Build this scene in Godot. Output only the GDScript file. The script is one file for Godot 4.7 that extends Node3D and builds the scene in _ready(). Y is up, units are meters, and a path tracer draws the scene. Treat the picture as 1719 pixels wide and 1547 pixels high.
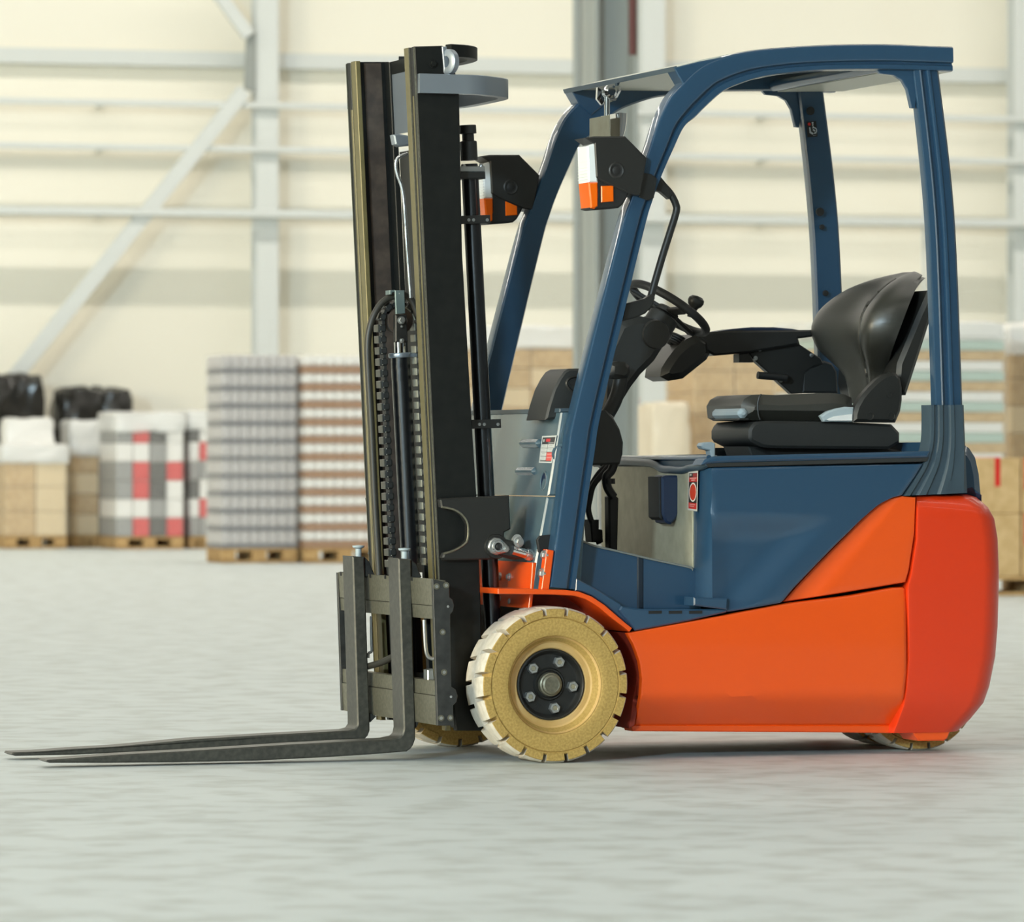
extends Node3D
# A three-wheel electric forklift standing on the concrete floor of a warehouse, goods on pallets and the cream cladding far behind.

const F := 8520.0            # focal length in pixels of the 1719 x 1547 frame
const CX := 859.5
const CY := 773.5
const EYE := 0.8458          # height of the lens
const FAR := 14.2            # distance from the lens to the truck's near front wheel
const TURN := 0.331613       # the truck stands turned 19 degrees
const SIDE := 0.1225         # the truck's front axle, to the right of the view axis
const HALL_TURN := 0.2618    # the hall stands turned 15 degrees
const HALL := Vector3(-5.145, 0.0, -36.8)   # a point at the foot of the rear wall

var M := {}
var truck: Node3D
var used := {}


func _ready() -> void:
	var cam := Camera3D.new()
	cam.name = "camera"
	var lens := CameraAttributesPhysical.new()
	lens.frustum_focal_length = 12.0 / (CY / F)
	lens.exposure_aperture = 4.6
	lens.frustum_focus_distance = FAR + 0.15
	cam.attributes = lens
	cam.position = Vector3(0, EYE, FAR)
	add_child(cam)
	cam.current = true
	var env := Environment.new()
	env.background_mode = Environment.BG_COLOR
	env.background_color = Color(0.55, 0.6, 0.65)
	env.tonemap_mode = Environment.TONE_MAPPER_LINEAR
	env.tonemap_exposure = 1.0
	env.sdfgi_enabled = true
	env.ssao_enabled = true
	env.ssil_enabled = true
	var we := WorldEnvironment.new()
	we.name = "world_environment"
	we.environment = env
	add_child(we)
	materials()
	lamps()
	hall()
	goods()
	build_truck()


# ---------------------------------------------------------------- geometry tools

class Shape:
	var v := PackedVector3Array()
	var uv := PackedVector2Array()
	var xf := Transform3D()

	func add(t: PackedVector3Array) -> void:       # a closed surface; it is turned the right way out
		var q := PackedVector3Array()
		q.resize(t.size())
		var c := Vector3.ZERO
		for i in t.size():
			q[i] = xf * t[i]
			c += q[i]
		c /= maxf(1.0, t.size())
		var vol := 0.0
		for i in range(0, q.size(), 3):
			vol += (q[i] - c).dot((q[i + 1] - c).cross(q[i + 2] - c))
		if vol < 0.0:
			for i in range(0, q.size(), 3):
				var s := q[i + 1]
				q[i + 1] = q[i + 2]
				q[i + 2] = s
		v.append_array(q)

	func mirrored() -> Shape:                      # the same on the other side of the truck's middle plane
		var s := Shape.new()
		s.v.resize(v.size())
		for i in range(0, v.size(), 3):
			for k in 3:
				var p := v[i + [0, 2, 1][k]]
				s.v[i + k] = Vector3(p.x, p.y, -1.0 - p.z)
		return s

	func quads(rings: Array, cap := true, closed := true) -> PackedVector3Array:
		var t := PackedVector3Array()
		for i in rings.size() - 1:
			var a: PackedVector3Array = rings[i]
			var b: PackedVector3Array = rings[i + 1]
			var n := a.size()
			for j in (n if closed else n - 1):
				var k := (j + 1) % n
				t.append_array([a[j], a[k], b[k], a[j], b[k], b[j]])
		if cap:
			for e in 2:
				var r: PackedVector3Array = rings[0] if e == 0 else rings[-1]
				var c := Vector3.ZERO
				for p in r:
					c += p
				c /= r.size()
				for j in r.size():
					var k := (j + 1) % r.size()
					if e == 0:
						t.append_array([c, r[k], r[j]])
					else:
						t.append_array([c, r[j], r[k]])
		return t

	func loft(rings: Array, cap := true) -> void:
		add(quads(rings, cap))

	func inset(p: PackedVector2Array, b: float) -> PackedVector2Array:
		var r := PackedVector2Array()
		var n := p.size()
		for i in n:
			var e := (p[i] - p[(i + n - 1) % n]).normalized()
			var g := (p[(i + 1) % n] - p[i]).normalized()
			var n1 := Vector2(-e.y, e.x)
			var n2 := Vector2(-g.y, g.x)
			r.append(p[i] + (n1 + n2) / maxf(0.35, 1.0 + n1.dot(n2)) * b)
		return r

	func ext(poly: PackedVector2Array, z0: float, z1: float, bev := 0.0) -> void:   # a plate: outline in x and y, thickness along z
		var p := poly
		if Geometry2D.is_polygon_clockwise(p):
			p = p.duplicate()
			p.reverse()
		var zn := maxf(z0, z1)
		var zf := minf(z0, z1)
		bev = minf(bev, (zn - zf) * 0.45)
		var q := inset(p, bev) if bev > 0.0 else p
		var rings := []
		var levels := [[q, zn], [p, zn - bev], [p, zf + bev], [q, zf]] if bev > 0.0 else [[p, zn], [p, zf]]
		for l in levels:
			var r := PackedVector3Array()
			for w in l[0]:
				r.append(Vector3(w.x, w.y, l[1]))
			rings.append(r)
		var t := quads(rings, false)
		var ids := Geometry2D.triangulate_polygon(q)
		if ids.is_empty():
			ids = Geometry2D.triangulate_polygon(p)
		for i in range(0, ids.size(), 3):
			var a := q[ids[i]]
			var b := q[ids[i + 1]]
			var c := q[ids[i + 2]]
			if (b - a).cross(c - a) < 0.0:
				var s := b
				b = c
				c = s
			t.append_array([Vector3(a.x, a.y, zf), Vector3(b.x, b.y, zf), Vector3(c.x, c.y, zf)])
			t.append_array([Vector3(a.x, a.y, zn), Vector3(c.x, c.y, zn), Vector3(b.x, b.y, zn)])
		add(t)

	func box(c: Vector3, size: Vector3, bev := 0.0) -> void:
		var h := size * 0.5
		var p := PackedVector2Array()
		if bev > 0.0:
			for s in [[1, -1, 1], [1, 1, 0], [-1, 1, 1], [-1, -1, 0]]:
				var a := Vector2(s[0] * (h.x - bev), s[1] * h.y)
				var b := Vector2(s[0] * h.x, s[1] * (h.y - bev))
				p.append_array([a, b] if s[2] == 1 else [b, a])
		else:
			p.append_array([Vector2(-h.x, -h.y), Vector2(h.x, -h.y), Vector2(h.x, h.y), Vector2(-h.x, h.y)])
		var keep := xf
		xf = xf * Transform3D(Basis(), c)
		ext(p, h.z, -h.z, bev)
		xf = keep

	func tube(path: PackedVector3Array, r: float, sides := 10, r_end := -1.0) -> void:
		var rings := []
		var up := Vector3(0.13, 0.21, 0.97)
		for i in path.size():
			var d := (path[mini(i + 1, path.size() - 1)] - path[maxi(i - 1, 0)]).normalized()
			var a := (up - d * up.dot(d)).normalized()
			up = a
			var b := d.cross(a)
			var rr := r if r_end < 0.0 else lerpf(r, r_end, float(i) / (path.size() - 1))
			var ring := PackedVector3Array()
			for j in sides:
				var w := TAU * j / sides
				ring.append(path[i] + (a * cos(w) + b * sin(w)) * rr)
			rings.append(ring)
		loft(rings)

	func lathe(prof: Array, at: Vector3, axis: Vector3, segs := 24) -> void:   # prof: [radius, along the axis]
		var d := axis.normalized()
		var a := (Vector3(0.3, 0.9, 0.1) if absf(d.y) < 0.9 else Vector3(1, 0, 0))
		a = (a - d * a.dot(d)).normalized()
		var b := d.cross(a)
		var rings := []
		for p in prof:
			var ring := PackedVector3Array()
			for j in segs:
				var w := TAU * j / segs
				ring.append(at + d * p[1] + (a * cos(w) + b * sin(w)) * maxf(p[0], 0.0001))
			rings.append(ring)
		loft(rings)

	func ring(prof: Array, at: Vector3, axis: Vector3, segs := 24) -> void:    # the same for a profile that closes on itself
		var d := axis.normalized()
		var a := (Vector3(0.3, 0.9, 0.1) if absf(d.y) < 0.9 else Vector3(1, 0, 0))
		a = (a - d * a.dot(d)).normalized()
		var b := d.cross(a)
		var rings := []
		for j in segs + 1:
			var w := TAU * (j % segs) / segs
			var r := PackedVector3Array()
			for p in prof:
				r.append(at + d * p[1] + (a * cos(w) + b * sin(w)) * p[0])
			rings.append(r)
		loft(rings, false)

	func mesh(crease := 36.0) -> ArrayMesh:
		var n := v.size() / 3
		var id := {}
		var faces := []
		var corner := PackedInt32Array()
		corner.resize(n * 3)
		var area := PackedVector3Array()
		area.resize(n)
		var unit := PackedVector3Array()
		unit.resize(n)
		for f in n:
			var c := (v[f * 3 + 1] - v[f * 3]).cross(v[f * 3 + 2] - v[f * 3])
			area[f] = c
			unit[f] = c.normalized()
			for k in 3:
				var p := v[f * 3 + k]
				var key := Vector3i(roundi(p.x * 50000.0), roundi(p.y * 50000.0), roundi(p.z * 50000.0))
				var at: int = id.get(key, -1)
				if at < 0:
					at = faces.size()
					id[key] = at
					faces.append([])
				corner[f * 3 + k] = at
				faces[at].append(f)
		var limit := cos(deg_to_rad(crease))
		var pos := PackedVector3Array()
		var nor := PackedVector3Array()
		var tex := PackedVector2Array()
		var index := PackedInt32Array()
		index.resize(n * 3)
		var made := []
		made.resize(faces.size())
		for f in n:
			if area[f].length_squared() < 1e-20:
				continue
			for k in [0, 2, 1]:
				var i: int = f * 3 + k
				var at := corner[i]
				var sum := Vector3.ZERO
				for g in faces[at]:
					if unit[g].dot(unit[f]) > limit:
						sum += area[g]
				sum = sum.normalized()
				var found := -1
				if uv.is_empty():
					if made[at] == null:
						made[at] = []
					for m in made[at]:
						if nor[m].dot(sum) > 0.9995:
							found = m
							break
				if found < 0:
					found = pos.size()
					pos.append(v[i])
					nor.append(sum)
					if not uv.is_empty():
						tex.append(uv[i])
					elif made[at] != null:
						made[at].append(found)
				index[f * 3 + [0, 2, 1].find(k)] = found
		var arrays := []
		arrays.resize(Mesh.ARRAY_MAX)
		arrays[Mesh.ARRAY_VERTEX] = pos
		arrays[Mesh.ARRAY_NORMAL] = nor
		if not uv.is_empty():
			arrays[Mesh.ARRAY_TEX_UV] = tex
		arrays[Mesh.ARRAY_INDEX] = index
		var m := ArrayMesh.new()
		m.add_surface_from_arrays(Mesh.PRIMITIVE_TRIANGLES, arrays)
		return m


func pz(u: float, v: float, z: float) -> Vector3:      # the point of the truck's upright plane z that the photograph shows at (u, v)
	var s := sin(TURN)
	var c := cos(TURN)
	var p := (u - CX) / F
	var x := (p * (FAR - z * c) - SIDE - z * s) / (c - p * s)
	return Vector3(x, EYE - (v - CY) / F * (FAR + x * s - z * c), z)


func px(u: float, v: float, x: float) -> Vector3:      # the same for a plane across the truck
	var s := sin(TURN)
	var c := cos(TURN)
	var p := (u - CX) / F
	var z := (p * (FAR + x * s) - SIDE - x * c) / (s + p * c)
	return Vector3(x, EYE - (v - CY) / F * (FAR + x * s - z * c), z)


func xy(list: Array, z: float) -> PackedVector2Array:
	var r := PackedVector2Array()
	for q in list:
		var p := pz(q[0], q[1], z)
		r.append(Vector2(p.x, p.y))
	return r


func path(list: Array, z: float, n := 0) -> PackedVector3Array:   # entries [u, v] or [u, v, z]; n > 0 rounds it off
	var r := PackedVector3Array()
	for q in list:
		r.append(pz(q[0], q[1], q[2] if q.size() > 2 else z))
	return smooth(r, n) if n > 0 else r


func smooth(p: PackedVector3Array, n: int) -> PackedVector3Array:
	var r := PackedVector3Array()
	for i in p.size() - 1:
		var a := p[maxi(i - 1, 0)]
		var d := p[mini(i + 2, p.size() - 1)]
		for k in n:
			r.append(p[i].cubic_interpolate(p[i + 1], a, d, float(k) / n))
	r.append(p[-1])
	return r


func strip(a: Array, b: Array, z: float, prof: Array, n := 5) -> Shape:   # a bar between two outlines of equal length; prof: [share of the way, z]
	var pa := path(a, z, n)
	var pb := path(b, z, n)
	var rings := []
	for i in pa.size():
		var r := PackedVector3Array()
		for q in prof:
			var w := pa[i].lerp(pb[i], q[0])
			r.append(Vector3(w.x, w.y, z + q[1]))
		rings.append(r)
	var s := Shape.new()
	s.loft(rings)
	return s


func along(c: Array, t: float) -> Vector2:             # a point of a polyline at share t of its length
	var total := 0.0
	for i in c.size() - 1:
		total += Vector2(c[i][0], c[i][1]).distance_to(Vector2(c[i + 1][0], c[i + 1][1]))
	var left := t * total
	for i in c.size() - 1:
		var a := Vector2(c[i][0], c[i][1])
		var b := Vector2(c[i + 1][0], c[i + 1][1])
		var l := a.distance_to(b)
		if left <= l or i == c.size() - 2:
			return a.lerp(b, clampf(left / maxf(l, 0.001), 0.0, 1.0))
		left -= l
	return Vector2.ZERO


func skin(top: Array, bottom: Array, left: Array, right: Array, nu: int, nv: int, depth: Callable, thick := 0.02, edge := 0.006) -> Shape:   # a panel between four outlines, its depth given point by point
	var us := [0.0, 0.004, 0.012]
	for i in range(1, nu):
		us.append(0.012 + 0.976 * i / nu)
	us.append_array([0.988, 0.996, 1.0])
	var vs := [0.0, 0.008, 0.024]
	for i in range(1, nv):
		vs.append(0.024 + 0.952 * i / nv)
	vs.append_array([0.976, 0.992, 1.0])
	var drop := [1.0, 0.3, 0.0]
	var c00 := Vector2(top[0][0], top[0][1])
	var c10 := Vector2(top[-1][0], top[-1][1])
	var c01 := Vector2(bottom[0][0], bottom[0][1])
	var c11 := Vector2(bottom[-1][0], bottom[-1][1])
	var front := []
	for j in vs.size():
		var row := PackedVector3Array()
		var t: float = vs[j]
		var l := along(left, t)
		var r := along(right, t)
		for i in us.size():
			var s: float = us[i]
			var q := along(top, s) * (1 - t) + along(bottom, s) * t + l * (1 - s) + r * s
			q -= c00 * (1 - s) * (1 - t) + c10 * s * (1 - t) + c01 * (1 - s) * t + c11 * s * t
			var d: float = maxf(drop[mini(mini(i, us.size() - 1 - i), 2)], drop[mini(mini(j, vs.size() - 1 - j), 2)])
			row.append(pz(q.x, q.y, depth.call(q.x, q.y) - edge * d))
		front.append(row)
	var tri := PackedVector3Array()
	var back := Vector3(0, 0, -thick)
	var w := us.size()
	var h := vs.size()
	for j in h - 1:
		for i in w - 1:
			var a: Vector3 = front[j][i]
			var b: Vector3 = front[j][i + 1]
			var c: Vector3 = front[j + 1][i + 1]
			var d: Vector3 = front[j + 1][i]
			tri.append_array([a, d, c, a, c, b])
			tri.append_array([a + back, c + back, d + back, a + back, b + back, c + back])
	var rim := PackedVector3Array()
	for i in w:
		rim.append(front[0][i])
	for j in range(1, h):
		rim.append(front[j][w - 1])
	for i in range(w - 2, -1, -1):
		rim.append(front[h - 1][i])
	for j in range(h - 2, 0, -1):
		rim.append(front[j][0])
	for i in rim.size():
		var a := rim[i]
		var b := rim[(i + 1) % rim.size()]
		tri.append_array([a, b, b + back, a, b + back, a + back])
	var s := Shape.new()
	s.add(tri)
	return s


func plate(list: Array, z0: float, z1: float, bev := 0.003) -> Shape:
	var s := Shape.new()
	s.ext(xy(list, maxf(z0, z1)), z0, z1, bev)
	return s


func numbered(called: String) -> String:
	used[called] = used.get(called, -1) + 1
	return called if used[called] == 0 else "%s_%03d" % [called, used[called]]


func part(called: String, s: Shape, m: Material, parent: Node3D, label := "") -> MeshInstance3D:
	return put(called, s.mesh(), m, parent, label)


func put(called: String, mesh: Mesh, m: Material, parent: Node3D, label := "") -> MeshInstance3D:
	var o := MeshInstance3D.new()
	o.name = called
	var k := 0
	while parent.has_node(NodePath(o.name)):
		k += 1
		o.name = "%s_%03d" % [called, k]
	o.mesh = mesh
	o.material_override = m
	if label:
		o.set_meta("label", label)
	parent.add_child(o, true)
	return o


func both(called: String, s: Shape, m: Material, parent: Node3D) -> void:   # a part and its twin on the far side
	part(called, s, m, parent)
	part(called, s.mirrored(), m, parent)


func group_part(called: String, parent: Node3D) -> Node3D:                 # a part that is made of sub-parts
	var o := Node3D.new()
	o.name = called
	var k := 0
	while parent.has_node(NodePath(o.name)):
		k += 1
		o.name = "%s_%03d" % [called, k]
	parent.add_child(o, true)
	return o


func thing(called: String, label: String, category: String, at: Vector3, turn := 0.0, group := "") -> Node3D:
	var o := Node3D.new()
	o.name = numbered(called)
	o.position = at
	o.rotation.y = turn
	tag(o, label, category, group)
	add_child(o, true)
	return o


func tag(o: Node, label: String, category: String, group := "", kind := "") -> void:
	o.set_meta("label", label)
	o.set_meta("category", category)
	if group:
		o.set_meta("group", group)
	if kind:
		o.set_meta("kind", kind)


# ---------------------------------------------------------------- materials

func paint(color: Color, rough: float, metal := 0.0, coat := 0.0) -> StandardMaterial3D:
	var m := StandardMaterial3D.new()
	m.albedo_color = color
	m.roughness = rough
	m.metallic = metal
	if coat > 0.0:
		m.clearcoat_enabled = true
		m.clearcoat = coat
		m.clearcoat_roughness = 0.08
	return m


func noise(seed_: int, freq: float, size := 512, lo := Color.BLACK, hi := Color.WHITE, octaves := 4, mid := 0.5, spread := 0.5) -> NoiseTexture2D:
	var f := FastNoiseLite.new()
	f.seed = seed_
	f.frequency = freq
	f.fractal_octaves = octaves
	var t := NoiseTexture2D.new()
	t.noise = f
	t.width = size
	t.height = size
	t.seamless = true
	var g := Gradient.new()
	g.offsets = PackedFloat32Array([clampf(mid - spread, 0.0, 1.0), clampf(mid + spread, 0.0, 1.0)])
	g.colors = PackedColorArray([lo, hi])
	t.color_ramp = g
	return t


func worn(m: StandardMaterial3D, tex: Texture2D, scale: float, world := false) -> StandardMaterial3D:
	m.albedo_texture = tex
	m.uv1_triplanar = true
	m.uv1_world_triplanar = world
	m.uv1_scale = Vector3.ONE * scale
	return m


func rgb(r: int, g: int, b: int) -> Color:
	return Color(r / 255.0, g / 255.0, b / 255.0)


func materials() -> void:
	M.blue = paint(rgb(38, 70, 96), 0.36, 0.0, 0.8)
	M.slate = paint(rgb(62, 78, 88), 0.42)
	M.navy = paint(rgb(26, 42, 68), 0.45)
	M.fold = paint(rgb(26, 38, 50), 0.4)  # darker blue; the reflection at the riser fold is in this colour
	M.orange = paint(rgb(236, 84, 12), 0.38, 0.0, 0.35)
	M.black = paint(rgb(34, 34, 32), 0.45)
	M.mast = worn(paint(Color.WHITE, 0.42), noise(3, 0.012, 512, rgb(22, 24, 23), rgb(30, 31, 29)), 3.0)
	M.mast.metallic_specular = 0.35
	M.plastic = paint(rgb(42, 43, 42), 0.5)
	M.rubber = paint(rgb(26, 26, 25), 0.6)
	M.leather = paint(rgb(46, 45, 39), 0.42)
	M.leather.metallic_specular = 0.7
	M.leather.normal_enabled = true
	var lt := noise(8, 0.09, 256)
	lt.as_normal_map = true
	lt.bump_strength = 2.0
	M.leather.normal_texture = lt
	M.leather.normal_scale = 0.15
	M.leather.uv1_triplanar = true
	M.leather.uv1_scale = Vector3.ONE * 8.0
	M.steel = worn(paint(Color.WHITE, 0.42, 0.6), noise(4, 0.03, 512, rgb(104, 102, 88), rgb(140, 136, 118), 5), 4.0)
	M.zinc = paint(rgb(196, 198, 196), 0.28, 0.85)
	M.silver = paint(rgb(218, 220, 220), 0.22, 0.9)
	M.chrome = paint(rgb(235, 235, 235), 0.06, 1.0)
	M.grease = worn(paint(Color.WHITE, 0.5), noise(5, 0.015, 256, rgb(60, 50, 44), rgb(92, 78, 66)), 4.0)
	M.tyre = worn(paint(Color.WHITE, 0.75), noise(6, 0.05, 512, rgb(160, 128, 66), rgb(192, 160, 90), 6, 0.45, 0.4), 4.5)
	M.tyre_cone = worn(paint(Color.WHITE, 0.6), noise(7, 0.01, 256, rgb(196, 156, 88), rgb(214, 180, 124)), 3.0)
	M.tread = worn(paint(Color.WHITE, 0.8), noise(9, 0.03, 256, rgb(196, 186, 168), rgb(226, 218, 204)), 5.0)
	M.lens = paint(rgb(236, 238, 236), 0.12)
	M.lens.refraction_enabled = false
	M.amber = paint(rgb(255, 110, 16), 0.16)
	M.amber.backlight_enabled = true
	M.amber.backlight = Color(0.5, 0.18, 0.02)
	M.grey_plastic = paint(rgb(172, 184, 188), 0.4)
	M.bare = worn(paint(Color.WHITE, 0.55, 0.1), noise(10, 0.012, 512, rgb(138, 130, 106), rgb(154, 147, 124), 5), 2.2)
	M.case = worn(paint(Color.WHITE, 0.5, 0.2), noise(46, 0.012, 512, rgb(176, 168, 140), rgb(200, 192, 166), 5), 2.2)
	M.roof_plate = paint(rgb(196, 196, 182), 0.4)
	M.cowl = paint(rgb(80, 102, 112), 0.25, 0.0, 0.6)
	M.link = paint(rgb(74, 74, 67), 0.4)  # front strand: lit link faces, paler than the links themselves
	M.link_lit_pale = paint(rgb(150, 148, 132), 0.4)  # rear strand: lit link faces, lightened further because they stand in shade
	M.mat_edge = paint(rgb(120, 122, 116), 0.6)
	M.dirty_shaded = worn(paint(Color.WHITE, 0.6), noise(44, 0.02, 256, rgb(118, 36, 22), rgb(160, 52, 26)), 3.0)  # dirty orange paint, with the shade inside the arch mixed into it
	M.orange_cast = paint(rgb(220, 56, 10), 0.4, 0.0, 0.3)
	M.lip = worn(paint(Color.WHITE, 0.42, 0.3), noise(41, 0.02, 256, rgb(108, 100, 66), rgb(122, 112, 76)), 3.0)  # olive paints the warm light on the black mast's front edges
	M.pale_steel = paint(rgb(150, 158, 166), 0.34, 0.6)
	M.zinc_dark = paint(rgb(112, 128, 128), 0.4, 0.5)
	M.tube_black = paint(rgb(22, 23, 25), 0.3, 0.0, 0.4)
	M.hose = paint(rgb(50, 48, 42), 0.45)
	M.dark_steel = worn(paint(Color.WHITE, 0.45, 0.3), noise(42, 0.02, 256, rgb(48, 49, 48), rgb(70, 70, 68)), 4.0)
	M.fork = worn(paint(Color.WHITE, 0.42, 0.4), noise(43, 0.02, 512, rgb(66, 66, 62), rgb(90, 89, 82), 5), 4.0)
	# the hall
	M.floor = worn(paint(Color.WHITE, 0.55), noise(21, 0.006, 1024, rgb(204, 211, 211), rgb(211, 218, 218), 6), 0.22, true)
	M.floor.detail_enabled = true
	M.floor.detail_blend_mode = BaseMaterial3D.BLEND_MODE_MUL
	M.floor.detail_albedo = noise(22, 0.02, 1024, rgb(232, 231, 228), rgb(255, 255, 255), 5, 0.35, 0.2)
	M.floor.detail_uv_layer = BaseMaterial3D.DETAIL_UV_1
	M.wall = paint(rgb(242, 237, 222), 0.7)
	M.side_wall = paint(rgb(118, 122, 124), 0.8)
	M.ceiling = paint(rgb(126, 128, 126), 0.8)
	M.frame = paint(rgb(214, 217, 214), 0.5)
	M.frame_dark = paint(rgb(150, 154, 150), 0.5)
	M.pipe_red = paint(rgb(92, 50, 46), 0.6)
	M.wood = worn(paint(Color.WHITE, 0.8), noise(31, 0.02, 256, rgb(168, 132, 84), rgb(206, 172, 120)), 2.0)
	M.card = worn(paint(Color.WHITE, 0.75), noise(32, 0.02, 256, rgb(190, 158, 108), rgb(212, 182, 134)), 2.0)
	M.card_light = paint(rgb(224, 202, 162), 0.75)
	M.grey_tray = paint(rgb(110, 110, 116), 0.5)
	M.bottle = paint(rgb(190, 186, 186), 0.35)
	M.red_print = paint(rgb(214, 52, 48), 0.5)
	M.grey_print = paint(rgb(150, 150, 148), 0.5)
	M.dark_print = paint(rgb(70, 68, 64), 0.5)
	M.pale_pack = paint(rgb(226, 214, 192), 0.4)
	M.white_pack = paint(rgb(236, 234, 230), 0.35)
	M.brown_pack = paint(rgb(150, 100, 46), 0.6)
	M.film = paint(Color(0.96, 0.96, 0.95, 0.15), 0.3)
	M.film.transparency = BaseMaterial3D.TRANSPARENCY_ALPHA
	M.film_thick = paint(Color(0.97, 0.97, 0.96, 0.75), 0.3)
	M.film_thick.transparency = BaseMaterial3D.TRANSPARENCY_ALPHA
	M.film_black = paint(rgb(34, 33, 30), 0.22)
	M.tape = paint(rgb(208, 36, 30), 0.4)
	M.teal = paint(rgb(182, 202, 192), 0.5)
	M.lamp = paint(Color.WHITE, 0.5)
	M.lamp.emission_enabled = true
	M.lamp.emission = Color(1.0, 0.975, 0.925)
	M.lamp.emission_energy_multiplier = 3.0
	M.day = paint(Color.WHITE, 0.5)
	M.day.emission_enabled = true
	M.day.emission = Color(0.84, 0.93, 1.0)
	M.day.emission_energy_multiplier = 1.5
	M.day_warm = paint(Color.WHITE, 0.5)
	M.day_warm.emission_enabled = true
	M.day_warm.emission = Color(1.0, 0.94, 0.80)
	M.day_warm.emission_energy_multiplier = 1.5


# ---------------------------------------------------------------- the hall

func lamps() -> void:
	for i in 6:
		var off := 6.0 + 9.2 * i
		var s := Shape.new()
		s.box(Vector3(0, 0.06, 0), Vector3(40.0, 0.1, 0.4), 0.01)
		var o := setting("ceiling_lamp", s, M.lamp, "long glowing strip lamp hung under the hall ceiling, row %s from the rear wall" % ["one", "two", "three", "four", "five", "six"][i], "lamp", "thing")
		o.position = in_hall(-1.0, 9.6, off)
		o.set_meta("group", "strip lamps under the ceiling")
		var l := AreaLight3D.new()
		l.name = "strip_light"
		l.area_size = Vector2(40.0, 0.4)
		l.light_energy = LAMP_ENERGY[i]
		l.light_color = Color(1.0, 0.975, 0.925)
		l.shadow_enabled = true
		l.area_range = 60.0
		l.position = Vector3(0, -0.02, 0)
		l.rotation.x = -PI / 2
		o.add_child(l, true)
	daylight("window_1", in_hall(-26.0, 8.4, 65.9), HALL_TURN, Vector2(2.6, 2.0), DAY_ENERGY, Color(0.83, 0.94, 1.0), M.day, "translucent daylight panel high in the end wall behind the viewer")
	daylight("window_2", in_hall(-33.9, 4.6, 47.0), HALL_TURN - PI / 2, Vector2(14.0, 6.0), KEY_ENERGY, Color(1.0, 0.94, 0.80), M.day_warm, "wide warm-lit translucent panel in the left side wall")


func daylight(called: String, at: Vector3, turn: float, size: Vector2, energy: float, tint: Color, m: Material, label: String) -> void:
	var d := Shape.new()
	d.box(Vector3.ZERO, Vector3(size.x, size.y, 0.06), 0.01)
	var w := setting(called, d, m, label, "window", "structure")
	w.position = at
	w.rotation.y = turn
	var a := AreaLight3D.new()
	a.name = "daylight"
	a.area_size = size
	a.light_energy = energy
	a.light_color = tint
	a.shadow_enabled = true
	a.area_range = 90.0
	a.position = Vector3(0, 0, -0.06)
	w.add_child(a, true)


const LAMP_ENERGY := [138.0, 95.0, 74.0, 42.0, 34.0, 24.0]
const DAY_ENERGY := 900.0
const KEY_ENERGY := 620.0


func in_hall(s: float, y: float, off: float) -> Vector3:
	return HALL + Vector3(s * cos(HALL_TURN) + off * sin(HALL_TURN), y, -s * sin(HALL_TURN) + off * cos(HALL_TURN))


func wl(u: float, v: float, off: float) -> Vector3:     # (along the wall, up, off the wall) of the point seen at (u, v)
	var p := (u - CX) / F
	var s := sin(HALL_TURN)
	var c := cos(HALL_TURN)
	var t := (-HALL.x * s + (FAR - HALL.z) * c - off) / (c - p * s)
	return Vector3((t * p - HALL.x) * c - (FAR - t - HALL.z) * s, EYE - (v - CY) / F * t, off)


func setting(called: String, s: Shape, m: Material, label: String, category: String, kind := "structure") -> MeshInstance3D:
	var o := MeshInstance3D.new()
	o.name = numbered(called)
	o.mesh = s.mesh()
	o.material_override = m
	o.position = HALL
	o.rotation.y = HALL_TURN
	tag(o, label, category, "", kind)
	add_child(o, true)
	return o


func bar(a: Vector3, b: Vector3, w: float, h: float, s: Shape) -> void:   # a square tube between two points of the hall
	var d := (b - a).normalized()
	var x := d.cross(Vector3(0, 0, 1)).normalized()
	var keep := s.xf
	s.xf = Transform3D(Basis(d, x, d.cross(x)), (a + b) * 0.5)
	s.box(Vector3.ZERO, Vector3(a.distance_to(b), w, h), 0.006)
	s.xf = keep


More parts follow.
